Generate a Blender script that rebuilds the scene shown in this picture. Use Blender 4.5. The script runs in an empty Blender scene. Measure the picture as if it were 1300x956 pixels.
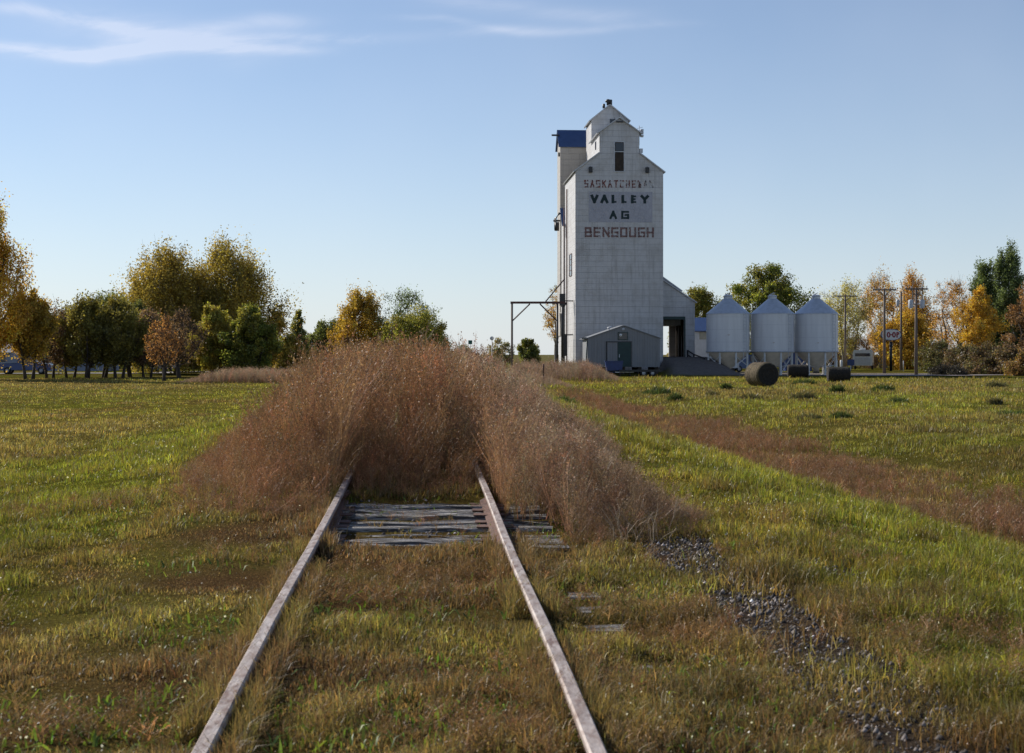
import bpy, math, random
import numpy as np
random.seed(7); rng = np.random.default_rng(11)
sc = bpy.context.scene; COL = sc.collection
F = 1805.0; HZ = 450.0; CZ = 2.0
R = math.radians
def PX(px, d): return (px-650.0)*d/F
def PZ(py, d): return CZ+(HZ-py)*d/F

# ------------------------------------------------------------------ noise / terrain
_perm = rng.random((256, 256))
def vnoise(x, y):
    x = np.asarray(x, float); y = np.asarray(y, float)
    xi = np.floor(x).astype(int); yi = np.floor(y).astype(int)
    fx = x-xi; fy = y-yi; fx = fx*fx*(3-2*fx); fy = fy*fy*(3-2*fy)
    a = _perm[xi & 255, yi & 255]; b = _perm[(xi+1) & 255, yi & 255]
    c = _perm[xi & 255, (yi+1) & 255]; d = _perm[(xi+1) & 255, (yi+1) & 255]
    return (a*(1-fx)+b*fx)*(1-fy)+(c*(1-fx)+d*fx)*fy
def fbm(x, y, s, o=3):
    v = 0; a = .5; t = 0
    for k in range(o):
        v = v+a*vnoise(np.asarray(x)/s+17.3*k+5, np.asarray(y)/s+31.7*k+9); t += a; a *= .5; s *= .5
    return v/t
def ss(a, b, v):
    t = np.clip((np.asarray(v, float)-a)/(b-a), 0, 1); return t*t*(3-2*t)
SL = 0.0628
def xc(y): return -0.092-SL*np.asarray(y, float)
def U(x, y): return np.asarray(x, float)-xc(y)
def railtop(y): return 0.49+0.22*ss(0, 30, y)
def H(x, y):
    x = np.asarray(x, float); y = np.asarray(y, float); u = U(x, y)
    top = railtop(y)-0.175+0.065*(1-ss(11.4, 12.0, y)*(1-ss(14.6, 15.2, y))*ss(-.80, -.70, u)*(1-ss(1.45, 1.7, u)))*(1-.75*ss(.95, 1.1, u)*(1-ss(1.4, 1.6, u))*ss(.45, .6, vnoise(x*1.3, y*2.2)))
    left = ss(-7.5, -1.9, u); right = 1-ss(2.9, 6.8, u)
    e = np.minimum(left, right)*(1-.5*ss(120, 150, y))*(1-ss(150, 200, y))
    z = top*e
    z = z-0.3*ss(5.2, 7.2, u)*(1-ss(8.6, 13, u))*(1-ss(60, 85, y))
    z = z+0.06*(fbm(x, y, 2.2)-.5)*(1-.6*ss(-1.3, -.9, u)*(1-ss(.9, 1.3, u)))+0.25*(fbm(x, y, 14)-.5)*(1-e)*(1-ss(110, 130, y))
    # raised driveway up to the elevator
    rx = ss(14.2, 15.2, x)*(1-ss(19.5, 23, x)); ry = ss(131, 142.5, y)*(1-ss(153, 166, y))
    z = z+1.75*rx*ry
    mx = ss(3.5, 6.5, x)*(1-ss(15.5, 17, x)); my = ss(131.5, 136, y)*(1-ss(152, 158, y))
    z = z+0.45*mx*my*(1-rx*ry)
    return z

# ------------------------------------------------------------------ colour zones (surface colours of what grows there)
LUSH = np.array([.145, .155, .020]); YEL = np.array([.240, .200, .034]); OLV = np.array([.160, .130, .036])
BRN = np.array([.170, .102, .048]); RED = np.array([.115, .052, .028]); TAN = np.array([.24, .18, .09]); DRK = np.array([.05, .045, .02])
def lerp(a, b, t): return a*(1-t[..., None])+b*t[..., None]
def zone(x, y):
    x = np.asarray(x, float); y = np.asarray(y, float); u = U(x, y)
    n1 = fbm(x, y*.6, 3.2); n2 = fbm(x+50, y*.5+20, 9); n3 = fbm(x-30, y-70, 1.0, 2); n4 = fbm(x+11, y*.45+13, 26)
    c = lerp(np.broadcast_to(OLV, x.shape+(3,)), LUSH, ss(.36, .60, n1*.4+n2*.6))
    c = lerp(c, YEL, ss(.46, .66, n2*.5+n3*.2+n4*.3)*.85)
    lf = (1-ss(-9, -6, u))
    c = lerp(c, OLV*1.05+BRN*.35, lf*ss(.40, .58, n4)*.85)
    c = lerp(c, BRN, ss(.56, .70, n1*.5+n2*.5)*.6)
    n5 = fbm(x*.5+80, y*1.1+40, 5, 3); c = lerp(c, OLV*.8+BRN*.35, ss(.54, .66, n5)*.6*ss(7, 14, np.abs(u)))
    c = lerp(c, LUSH*1.1+YEL*.15, (1-ss(.32, .44, n5))*.6*ss(7, 14, np.abs(u)))
    # bright damp belt at the foot of the bank
    c = lerp(c, LUSH*1.22, ss(-7.5, -5.5, u)*(1-ss(-4.2, -3.0, u))*.7*ss(.30, .62, n2*.6+n1*.4))
    c = lerp(c, LUSH*1.22, ss(3.2, 4.0, u)*(1-ss(6.0, 6.9, u))*.75*ss(.28, .62, n1*.6+n2*.4))
    c = lerp(c, YEL, ss(5.3, 6.2, u)*(1-ss(6.6, 7.0, u))*.5)
    # bank top
    tb = ss(-2.9, -2.1, u)*(1-ss(2.2, 3.0, u))
    c = lerp(c, lerp(np.broadcast_to(BRN*1.05, x.shape+(3,)), OLV*1.2+LUSH*.2, ss(.38, .62, n1*.45+n3*.55)), tb*(1-.5*ss(.5, .7, n2)))
    # near edges left and right: patchy brown
    nb = (1-ss(9, 16, y))*(1-ss(3.5, 4.3, u))
    c = lerp(c, BRN*1.0, nb*ss(.48, .66, fbm(x+9, y+3, 1.3))*.45)
    dk = ditch(x, y)
    c = lerp(c, BRN*1.25, dk*.78)
    return np.clip(c, 0.005, 1)
def ditch(x, y):
    u = U(x, y); w = .5*(fbm(x, y, 3)-.5)
    w = w*3.2+2.6*(fbm(x+8, y*.6, 9)-.5); return ss(6.0+w, 7.4+w, u)*(1-ss(8.3+w*1.2, 9.9+w*1.2, u))*(1-ss(62, 88, y))*(.45+.55*ss(.3, .55, fbm(x+60, y*.6, 2.3)))
def gravel(x, y):
    u = U(x, y); w = .9*(fbm(x, y, 1.6)-.5)
    g = ss(1.88+w*.5, 2.0+w*.5, u)*(1-ss(2.45+w*.5, 2.6+w*.5, u))*(1-ss(11.6, 12.6, y))
    g2 = ss(2.95+w, 3.1+w, u)*(1-ss(3.25+w, 3.45+w, u))*ss(9.4, 10.2, y)*(1-ss(11.6, 12.6, y))*.6
    return np.maximum(g, g2)*(.62+.38*ss(.36, .55, fbm(x+4, y+8, .5, 3)))

# ------------------------------------------------------------------ object helpers
def link(o, parent=None, m=None):
    COL.objects.link(o)
    if parent is not None: o.parent = parent
    if m is not None and o.type == 'MESH': o.data.materials.append(m)
    return o
def tag(o, label=None, cat=None, group=None, kind=None):
    if label: o['label'] = label
    if cat: o['category'] = cat
    if group: o['group'] = group
    if kind: o['kind'] = kind
    return o
def empty(name, loc, label, cat, group=None, rz=0):
    o = bpy.data.objects.new(name, None); o.empty_display_size = .3; COL.objects.link(o)
    o.location = loc; o.rotation_euler = (0, 0, rz)
    return tag(o, label, cat, group)
def npmesh(name, V, Fc, col=None, smooth=False):
    """V (n,3); Fc (m,k) all faces with k corners"""
    me = bpy.data.meshes.new(name); V = np.asarray(V, np.float32); Fc = np.asarray(Fc, np.int32)
    m, k = Fc.shape
    me.vertices.add(len(V)); me.vertices.foreach_set('co', V.ravel())
    me.loops.add(m*k); me.loops.foreach_set('vertex_index', Fc.ravel())
    me.polygons.add(m); me.polygons.foreach_set('loop_start', np.arange(0, m*k, k, dtype=np.int32))
    if smooth: me.polygons.foreach_set('use_smooth', np.ones(m, bool))
    me.update(calc_edges=True)
    if col is not None:
        a = me.attributes.new('col', 'FLOAT_COLOR', 'POINT')
        c = np.ones((len(V), 4), np.float32); c[:, :3] = col; a.data.foreach_set('color', c.ravel())
    return me
class MB:
    def __init__(s): s.v = []; s.f = []; s.sm = []
    def add(s, vs, fs, smooth=False):
        n = len(s.v); s.v += [tuple(v) for v in vs]; s.f += [tuple(i+n for i in f) for f in fs]; s.sm += [smooth]*len(fs); return s
    def box(s, x0, x1, y0, y1, z0, z1, M=None):
        vs = [(x0,y0,z0),(x1,y0,z0),(x1,y1,z0),(x0,y1,z0),(x0,y0,z1),(x1,y0,z1),(x1,y1,z1),(x0,y1,z1)]
        if M: vs = [M(v) for v in vs]
        return s.add(vs, [(0,3,2,1),(4,5,6,7),(0,1,5,4),(1,2,6,5),(2,3,7,6),(3,0,4,7)])
    def prism(s, poly, a0, a1, axis='y', M=None, smooth=False):
        """poly in the plane across the axis: (x,z) for y, (y,z) for x, (x,y) for z"""
        n = len(poly)
        def mk(p, a): return {'y': (p[0], a, p[1]), 'x': (a, p[0], p[1]), 'z': (p[0], p[1], a)}[axis]
        vs = [mk(p, a0) for p in poly]+[mk(p, a1) for p in poly]
        if M: vs = [M(v) for v in vs]
        s.add(vs, [tuple(range(n)), tuple(range(2*n-1, n-1, -1))])
        b = len(s.v)-2*n
        for i in range(n):
            j = (i+1) % n; s.f.append((b+i, b+n+i, b+n+j, b+j)); s.sm.append(smooth)
        return s
    def tube(s, pts, rad, n=6, cap=True, smooth=True):
        pts = [np.array(p, float) for p in pts]
        if not hasattr(rad, '__len__'): rad = [rad]*len(pts)
        rings = []; b = len(s.v)
        for i, p in enumerate(pts):
            t = pts[min(i+1, len(pts)-1)]-pts[max(i-1, 0)]; t = t/(np.linalg.norm(t)+1e-9)
            a = np.array([0, 0, 1.]) if abs(t[2]) < .9 else np.array([1., 0, 0])
            e1 = np.cross(t, a); e1 /= np.linalg.norm(e1); e2 = np.cross(t, e1)
            for k in range(n):
                w = 2*math.pi*k/n; s.v.append(tuple(p+rad[i]*(math.cos(w)*e1+math.sin(w)*e2)))
        for i in range(len(pts)-1):
            for k in range(n):
                j = (k+1) % n; s.f.append((b+i*n+k, b+i*n+j, b+(i+1)*n+j, b+(i+1)*n+k)); s.sm.append(smooth)
        if cap:
            s.f.append(tuple(b+k for k in range(n-1, -1, -1))); s.sm.append(False)
            e = b+(len(pts)-1)*n; s.f.append(tuple(e+k for k in range(n))); s.sm.append(False)
        return s
    def bar(s, p, q, w, h=None):
        return s.tube([p, q], w*.7071, 4, smooth=False)
    def lathe(s, prof, n=32, c=(0, 0, 0), smooth=True):
        b = len(s.v)
        for r, z in prof:
            for k in range(n):
                w = 2*math.pi*k/n; s.v.append((c[0]+r*math.cos(w), c[1]+r*math.sin(w), c[2]+z))
        for i in range(len(prof)-1):
            for k in range(n):
                j = (k+1) % n; s.f.append((b+i*n+k, b+i*n+j, b+(i+1)*n+j, b+(i+1)*n+k)); s.sm.append(smooth)
        return s
    def build(s, name, m, parent=None):
        me = bpy.data.meshes.new(name); me.from_pydata(s.v, [], s.f); me.update()
        me.polygons.foreach_set('use_smooth', s.sm)
        return link(bpy.data.objects.new(name, me), parent, m)

# ------------------------------------------------------------------ materials
def nodes(name):
    m = bpy.data.materials.new(name); m.use_nodes = True; nt = m.node_tree
    for n in list(nt.nodes): nt.nodes.remove(n)
    out = nt.nodes.new('ShaderNodeOutputMaterial'); return m, nt, out
def N(nt, t, **kw):
    n = nt.nodes.new(t)
    for k, v in kw.items():
        if k.startswith('i_'):
            key = k[2:]; key = int(key) if key.isdigit() else key.replace('_', ' ')
            n.inputs[key].default_value = v
        else: setattr(n, k, v)
    return n
def mix(nt, fac, a, b, mode='MIX'):
    n = nt.nodes.new('ShaderNodeMix'); n.data_type = 'RGBA'; n.blend_type = mode
    for s, v in ((0, fac), (6, a), (7, b)):
        if hasattr(v, 'is_output') or isinstance(v, bpy.types.NodeSocket): nt.links.new(v, n.inputs[s])
        else: n.inputs[s].default_value = v if s == 0 else (*v, 1)
    return n.outputs[2]
def mp(nt, v, a, b, c=0, d=1):
    n = N(nt, 'ShaderNodeMapRange'); n.inputs[1].default_value = a; n.inputs[2].default_value = b
    n.inputs[3].default_value = c; n.inputs[4].default_value = d; nt.links.new(v, n.inputs[0]); return n.outputs[0]
def pmat(name, c1, c2=None, rough=.6, metal=0, scale=3, bump=.0, stretch=(1,1,1), c3=None, spots=(.58,.7)):
    m, nt, out = nodes(name); b = N(nt, 'ShaderNodeBsdfPrincipled'); nt.links.new(b.outputs[0], out.inputs[0])
    b.inputs['Roughness'].default_value = rough; b.inputs['Metallic'].default_value = metal
    tc = N(nt, 'ShaderNodeTexCoord'); mpg = N(nt, 'ShaderNodeMapping'); mpg.inputs['Scale'].default_value = stretch
    nt.links.new(tc.outputs['Object'], mpg.inputs[0])
    nz = N(nt, 'ShaderNodeTexNoise', i_Scale=scale, i_Detail=6.0, i_Roughness=.65); nt.links.new(mpg.outputs[0], nz.inputs[0])
    c2 = c2 or tuple(x*.75 for x in c1)
    col = mix(nt, mp(nt, nz.outputs[0], .35, .65), c1, c2)
    if c3:
        n2 = N(nt, 'ShaderNodeTexNoise', i_Scale=scale*2.3, i_Detail=5.0); nt.links.new(mpg.outputs[0], n2.inputs[0])
        col = mix(nt, mp(nt, n2.outputs[0], spots[0], spots[1]), col, c3)
    nt.links.new(col, b.inputs['Base Color'])
    if bump:
        bp = N(nt, 'ShaderNodeBump', i_Strength=bump, i_Distance=.05); nt.links.new(nz.outputs[0], bp.inputs['Height']); nt.links.new(bp.outputs[0], b.inputs['Normal'])
    return m
def foliage_mat(name, trans=.4, rough=.6):
    m, nt, out = nodes(name)
    at = N(nt, 'ShaderNodeAttribute', attribute_name='col')
    d = N(nt, 'ShaderNodeBsdfDiffuse'); t = N(nt, 'ShaderNodeBsdfTranslucent'); g = N(nt, 'ShaderNodeBsdfGlossy', i_Roughness=.45)
    nt.links.new(at.outputs['Color'], d.inputs[0])
    tcol = mix(nt, 1.0, at.outputs['Color'], (1.15, 1.1, .75), 'MULTIPLY'); nt.links.new(tcol, t.inputs[0])
    mx = N(nt, 'ShaderNodeMixShader'); mx.inputs[0].default_value = trans
    nt.links.new(d.outputs[0], mx.inputs[1]); nt.links.new(t.outputs[0], mx.inputs[2])
    m2 = N(nt, 'ShaderNodeMixShader'); m2.inputs[0].default_value = .03; g.inputs[0].default_value = (.8, .8, .8, 1)
    nt.links.new(mx.outputs[0], m2.inputs[1]); nt.links.new(g.outputs[0], m2.inputs[2]); nt.links.new(m2.outputs[0], out.inputs[0])
    return m
def siding(name, base, alt, dark, row=.62, width=2.4, vert=False, rough=.55, stain=None):
    m, nt, out = nodes(name); b = N(nt, 'ShaderNodeBsdfPrincipled', i_Roughness=rough); nt.links.new(b.outputs[0], out.inputs[0])
    tc = N(nt, 'ShaderNodeTexCoord'); sp = N(nt, 'ShaderNodeSeparateXYZ'); nt.links.new(tc.outputs['Object'], sp.inputs[0])
    ad = N(nt, 'ShaderNodeMath', operation='ADD'); nt.links.new(sp.outputs[0], ad.inputs[0]); nt.links.new(sp.outputs[1], ad.inputs[1])
    cb = N(nt, 'ShaderNodeCombineXYZ'); nt.links.new(ad.outputs[0], cb.inputs[0]); nt.links.new(sp.outputs[2], cb.inputs[1])
    br = N(nt, 'ShaderNodeTexBrick'); nt.links.new(cb.outputs[0], br.inputs[0])
    br.inputs['Color1'].default_value = (*base, 1); br.inputs['Color2'].default_value = (*alt, 1); br.inputs['Mortar'].default_value = (*dark, 1)
    br.inputs['Scale'].default_value = 1; br.inputs['Mortar Size'].default_value = .022; br.inputs['Mortar Smooth'].default_value = .6
    br.inputs['Brick Width'].default_value = width; br.inputs['Row Height'].default_value = row; br.inputs['Bias'].default_value = -.25
    nz = N(nt, 'ShaderNodeTexNoise', i_Scale=.7, i_Detail=7.0, i_Roughness=.7); nt.links.new(tc.outputs['Object'], nz.inputs[0])
    mpg = N(nt, 'ShaderNodeMapping'); mpg.inputs['Scale'].default_value = (3.5, 3.5, .22); nt.links.new(tc.outputs['Object'], mpg.inputs[0])
    ns = N(nt, 'ShaderNodeTexNoise', i_Scale=1.0, i_Detail=5.0, i_Roughness=.7); nt.links.new(mpg.outputs[0], ns.inputs[0])
    c = mix(nt, mp(nt, nz.outputs[0], .46, .66, 0, .8), br.outputs[0], stain or tuple(x*.72 for x in base))
    c = mix(nt, mp(nt, ns.outputs[0], .50, .72, 0, .65), c, tuple(x*.62 for x in (stain or base)))
    nt.links.new(c, b.inputs['Base Color'])
    w = N(nt, 'ShaderNodeTexWave'); w.wave_type = 'BANDS'; w.bands_direction = 'X' if vert else 'Y'; w.wave_profile = 'SAW'
    w.inputs['Scale'].default_value = 1.5 if not vert else 1.2; nt.links.new(cb.outputs[0], w.inputs[0])
    bp = N(nt, 'ShaderNodeBump', i_Strength=.35, i_Distance=.04); nt.links.new(w.outputs['Fac'], bp.inputs['Height'])
    bp2 = N(nt, 'ShaderNodeBump', i_Strength=.5, i_Distance=.03); nt.links.new(br.outputs['Fac'], bp2.inputs['Height']); bp2.invert = True
    nt.links.new(bp.outputs[0], bp2.inputs['Normal']); nt.links.new(bp2.outputs[0], b.inputs['Normal'])
    return m
def flake(name, colr, lo, hi, scale=5, fade=0.0):
    """worn paint: gaps show what is underneath"""
    m, nt, out = nodes(name); b = N(nt, 'ShaderNodeBsdfPrincipled', i_Roughness=.7); b.inputs['Base Color'].default_value = (*colr, 1)
    tr = N(nt, 'ShaderNodeBsdfTransparent'); mx = N(nt, 'ShaderNodeMixShader')
    tc = N(nt, 'ShaderNodeTexCoord'); mpg = N(nt, 'ShaderNodeMapping'); mpg.inputs['Scale'].default_value = (1, 1, .7); nt.links.new(tc.outputs['Object'], mpg.inputs[0])
    nz = N(nt, 'ShaderNodeTexNoise', i_Scale=scale, i_Detail=6.0, i_Roughness=.75); nt.links.new(mpg.outputs[0], nz.inputs[0])
    src = nz.outputs[0]
    if fade:
        sp = N(nt, 'ShaderNodeSeparateXYZ'); nt.links.new(tc.outputs['Object'], sp.inputs[0])
        ad = N(nt, 'ShaderNodeMath', operation='ADD'); nt.links.new(src, ad.inputs[0]); nt.links.new(mp(nt, sp.outputs[0], 5.3, 7.9, 0, fade), ad.inputs[1]); src = ad.outputs[0]
    nt.links.new(mp(nt, src, lo, hi), mx.inputs[0]); nt.links.new(b.outputs[0], mx.inputs[1]); nt.links.new(tr.outputs[0], mx.inputs[2]); nt.links.new(mx.outputs[0], out.inputs[0])
    return m
M = {}
M['leaf'] = foliage_mat('leaf', .5); M['grass'] = foliage_mat('grass_blade', .45); M['weed'] = foliage_mat('dry_stem', .35)
M['bark'] = pmat('bark', (.085, .065, .05), (.035, .028, .022), .9, scale=6, bump=.4, stretch=(1, 1, .3))
M['barkpale'] = pmat('pale_bark', (.30, .27, .22), (.12, .10, .08), .85, scale=5, bump=.3, stretch=(1, 1, .4))
M['wall'] = siding('elevator_siding', (.54, .528, .525), (.51, .50, .50), (.375, .37, .37), row=.56, width=7.3, stain=(.40, .38, .36))
M['wallbeige'] = siding('annex_siding', (.40, .37, .33), (.37, .345, .315), (.27, .25, .23), stain=(.42, .38, .33))
M['shedwall'] = siding('shed_siding', (.20, .205, .215), (.19, .195, .205), (.14, .145, .15), row=5, width=.24, vert=True, stain=(.22, .22, .22))
M['white'] = pmat('white_paint', (.72, .72, .70), (.6, .6, .58), .5, scale=2)
M['trim'] = pmat('grey_trim', (.55, .56, .58), (.42, .43, .45), .5, scale=4)
M['blueroof'] = pmat('blue_roof_metal', (.045, .085, .20), (.035, .068, .165), .45, scale=2)
M['greyroof'] = pmat('grey_roof', (.22, .23, .25), (.15, .16, .17), .6, scale=1.5)
M['dark'] = pmat('dark_paint', (.018, .02, .024), (.010, .011, .013), .5)
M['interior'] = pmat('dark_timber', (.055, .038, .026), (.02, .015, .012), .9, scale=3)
M['greendoor'] = pmat('dark_green_paint', (.012, .045, .042), (.008, .03, .03), .55)
M['glass'] = pmat('window_glass', (.03, .035, .045), (.02, .022, .03), .08)
M['rust'] = pmat('rusty_steel', (.13, .055, .04), (.07, .035, .028), .8, scale=7, bump=.2)
M['blacksteel'] = pmat('black_steel', (.03, .03, .032), (.015, .015, .016), .5, scale=8)
M['galv'] = pmat('galvanised', (.50, .53, .58), (.40, .43, .47), .42, .30, scale=2.5)
M['bluesteel'] = pmat('blue_steel', (.015, .04, .16), (.012, .03, .11), .4)
M['tyre'] = pmat('tyre_rubber', (.018, .018, .018), (.03, .03, .03), .9)
M['pole'] = pmat('weathered_pole', (.20, .155, .125), (.12, .09, .07), .9, scale=3, stretch=(4, 4, .4))
M['tie'] = pmat('weathered_tie', (.13, .115, .105), (.028, .023, .02), .95, scale=3.2, bump=.9, stretch=(.5, 9, 5), c3=(.36, .34, .32), spots=(.5, .56))
M['rail'] = pmat('rail_steel', (.47, .41, .375), (.27, .20, .165), .6, .1, scale=7, bump=.3, stretch=(1.6, .5, 1), c3=(.17, .10, .075), spots=(.50, .68))
M['railside'] = pmat('rail_rust', (.16, .075, .05), (.08, .045, .035), .85, scale=12, bump=.4)
M['stone'] = pmat('ballast_stone', (.30, .28, .30), (.13, .12, .13), .8, scale=2.0)
M['hay'] = pmat('old_hay', (.17, .13, .07), (.05, .038, .022), .95, scale=5, bump=.9, stretch=(6, .7, 6))
M['haydark'] = pmat('shaded_hay', (.035, .028, .02), (.010, .009, .008), .95, scale=9, bump=.9)  # hay colour darkened to hold the shade on sides facing the camera
M['cream'] = pmat('cream_wall', (.50, .46, .34), (.42, .39, .30), .7)
M['green_sign'] = pmat('green_sign', (.006, .12, .09), (.006, .10, .08), .4)
M['redp'] = pmat('sign_red', (.28, .02, .03), (.22, .02, .025), .4)
M['navy'] = pmat('sign_navy', (.015, .03, .12), (.012, .022, .09), .4)
M['asphalt'] = pmat('road_gravel', (.25, .215, .20), (.18, .155, .145), .9, scale=.8)
M['bwall'] = pmat('pale_blue_wall', (.28, .31, .37), (.22, .25, .31), .7)
M['stalk'] = pmat('pale_stalk', (.36, .27, .18), (.24, .18, .12), .8)
# bin steel: white body with ring seams
def bin_mat():
    m, nt, out = nodes('bin_painted_steel'); b = N(nt, 'ShaderNodeBsdfPrincipled', i_Roughness=.42, i_Metallic=.05); nt.links.new(b.outputs[0], out.inputs[0])
    tc = N(nt, 'ShaderNodeTexCoord'); sp = N(nt, 'ShaderNodeSeparateXYZ'); nt.links.new(tc.outputs['Object'], sp.inputs[0])
    nz = N(nt, 'ShaderNodeTexNoise', i_Scale=.9, i_Detail=5.0); mpg = N(nt, 'ShaderNodeMapping'); mpg.inputs['Scale'].default_value = (3, 3, .3)
    nt.links.new(tc.outputs['Object'], mpg.inputs[0]); nt.links.new(mpg.outputs[0], nz.inputs[0])
    c = mix(nt, mp(nt, nz.outputs[0], .4, .7), (.68, .675, .68), (.60, .595, .60))
    n2 = N(nt, 'ShaderNodeTexNoise', i_Scale=1.3, i_Detail=4.0); nt.links.new(tc.outputs['Object'], n2.inputs[0])
    c = mix(nt, mp(nt, n2.outputs[0], .68, .76, 0, .7), c, (.36, .25, .18))
    fr = N(nt, 'ShaderNodeMath', operation='FRACT'); mu = N(nt, 'ShaderNodeMath', operation='MULTIPLY'); mu.inputs[1].default_value = .82
    nt.links.new(sp.outputs[2], mu.inputs[0]); nt.links.new(mu.outputs[0], fr.inputs[0])
    ln = mp(nt, fr.outputs[0], .0, .035, 1, 0)
    c = mix(nt, ln, c, (.47, .47, .49)); nt.links.new(c, b.inputs['Base Color'])
    bp = N(nt, 'ShaderNodeBump', i_Strength=.15, i_Distance=.02); nt.links.new(fr.outputs[0], bp.inputs['Height']); nt.links.new(bp.outputs[0], b.inputs['Normal'])
    return m
M['bin'] = bin_mat()
M['bincone'] = pmat('hopper_steel', (.70, .58, .44), (.58, .48, .36), .5, .0, scale=2)  # tan albedo raised to stand in for light bounced off the ground
def ground_mat():
    m, nt, out = nodes('grassy_ground'); b = N(nt, 'ShaderNodeBsdfDiffuse'); nt.links.new(b.outputs[0], out.inputs[0])
    at = N(nt, 'ShaderNodeAttribute', attribute_name='col'); tc = N(nt, 'ShaderNodeTexCoord')
    n1 = N(nt, 'ShaderNodeTexNoise', i_Scale=2.5, i_Detail=8.0, i_Roughness=.75); nt.links.new(tc.outputs['Object'], n1.inputs[0])
    n2 = N(nt, 'ShaderNodeTexNoise', i_Scale=28.0, i_Detail=4.0, i_Roughness=.8); nt.links.new(tc.outputs['Object'], n2.inputs[0])
    c = mix(nt, mp(nt, n1.outputs[0], .35, .7, 0, .75), at.outputs['Color'], (.62, .60, .55), 'MULTIPLY')
    c = mix(nt, mp(nt, n2.outputs[0], .45, .62, 0, .8), c, (.5, .48, .45), 'MULTIPLY')
    nt.links.new(c, b.inputs[0])
    bp = N(nt, 'ShaderNodeBump', i_Strength=1.0, i_Distance=.10); nt.links.new(n2.outputs[0], bp.inputs['Height']); nt.links.new(bp.outputs[0], b.inputs['Normal'])
    return m
M['ground'] = ground_mat()

# ------------------------------------------------------------------ camera, light, sky
cam = bpy.data.cameras.new('camera'); co = bpy.data.objects.new('camera', cam); COL.objects.link(co); sc.camera = co
co.location = (0, 0, CZ); co.rotation_euler = (R(90), 0, 0)
cam.sensor_width = 36; cam.lens = 36*F/1300; cam.shift_y = -(478-HZ)/1300; cam.clip_end = 20000; cam.clip_start = .1
cam.dof.use_dof = True; cam.dof.focus_distance = 90; cam.dof.aperture_fstop = 7.1
SUN_EL = 31.0; SUN_A = 38.0                     # sun stands to the left, behind the scene
sd = np.array([-math.cos(R(SUN_A))*math.cos(R(SUN_EL)), math.sin(R(SUN_A))*math.cos(R(SUN_EL)), math.sin(R(SUN_EL))])
sun = bpy.data.lights.new('sun', 'SUN'); sun.energy = 5.0; sun.angle = R(.53); sun.color = (1, .945, .86)
so = bpy.data.objects.new('sun', sun); COL.objects.link(so)
from mathutils import Vector
so.rotation_euler = Vector(-sd).to_track_quat('-Z', 'Y').to_euler()
w = bpy.data.worlds.new('World'); sc.world = w; w.use_nodes = True; nt = w.node_tree
for n in list(nt.nodes): nt.nodes.remove(n)
wo = N(nt, 'ShaderNodeOutputWorld'); bg = N(nt, 'ShaderNodeBackground'); nt.links.new(bg.outputs[0], wo.inputs[0])
sky = N(nt, 'ShaderNodeTexSky'); sky.sky_type = 'NISHITA'; sky.sun_disc = False
sky.sun_elevation = R(SUN_EL); sky.sun_rotation = math.atan2(sd[0], sd[1])
sky.air_density = 1.0; sky.dust_density = .15; sky.ozone_density = 2.5; sky.altitude = 600
bg.inputs[1].default_value = .092
def mth(op, a, b=None, c=None):
    n = nt.nodes.new('ShaderNodeMath'); n.operation = op
    for i, v in enumerate((a, b, c)):
        if v is None: continue
        if isinstance(v, (int, float)): n.inputs[i].default_value = v
        else: nt.links.new(v, n.inputs[i])
    return n.outputs[0]
geo = N(nt, 'ShaderNodeTexCoord'); sx = N(nt, 'ShaderNodeSeparateXYZ'); nt.links.new(geo.outputs['Generated'], sx.inputs[0])
# cirrus, laid out on a high flat layer: plane coordinates of the direction
yy = mth('MAXIMUM', sx.outputs[1], .02)
A = mth('DIVIDE', sx.outputs[0], yy); B = mth('DIVIDE', sx.outputs[2], yy)
cv = N(nt, 'ShaderNodeCombineXYZ'); nt.links.new(A, cv.inputs[0]); nt.links.new(B, cv.inputs[1])
mg = N(nt, 'ShaderNodeMapping'); mg.inputs['Scale'].default_value = (6, 26, 1); mg.inputs['Rotation'].default_value = (0, 0, R(-4)); nt.links.new(cv.outputs[0], mg.inputs[0])
wn = N(nt, 'ShaderNodeTexNoise', i_Scale=1.0, i_Detail=8.0, i_Roughness=.62, i_Distortion=1.2); nt.links.new(mg.outputs[0], wn.inputs[0])
wn2 = N(nt, 'ShaderNodeTexNoise', i_Scale=7.0, i_Detail=3.0); nt.links.new(cv.outputs[0], wn2.inputs[0])
Bd = mth('ADD', B, mth('MULTIPLY', mth('SUBTRACT', wn2.outputs[0], .5), .012))
def streak(x0, y0, x1, y1, wd, amp):
    a0 = (x0-650)/F; b0 = (HZ-y0)/F; a1 = (x1-650)/F; b1 = (HZ-y1)/F
    t = mth('DIVIDE', mth('SUBTRACT', A, a0), (a1-a0))
    tc_ = mth('MINIMUM', mth('MAXIMUM', t, 0.0), 1.0)
    line = mth('ADD', b0, mth('MULTIPLY', tc_, b1-b0))
    dv = mth('DIVIDE', mth('SUBTRACT', Bd, line), wd/F)
    g = mth('POWER', 2.718, mth('MULTIPLY', mth('MULTIPLY', dv, dv), -1.0))
    out_ = mth('DIVIDE', mth('SUBTRACT', t, tc_), 60.0/F/(abs(a1-a0)))
    e = mth('POWER', 2.718, mth('MULTIPLY', mth('MULTIPLY', out_, out_), -1.0))
    return mth('MULTIPLY', mth('MULTIPLY', g, e), amp)
acc = None
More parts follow.
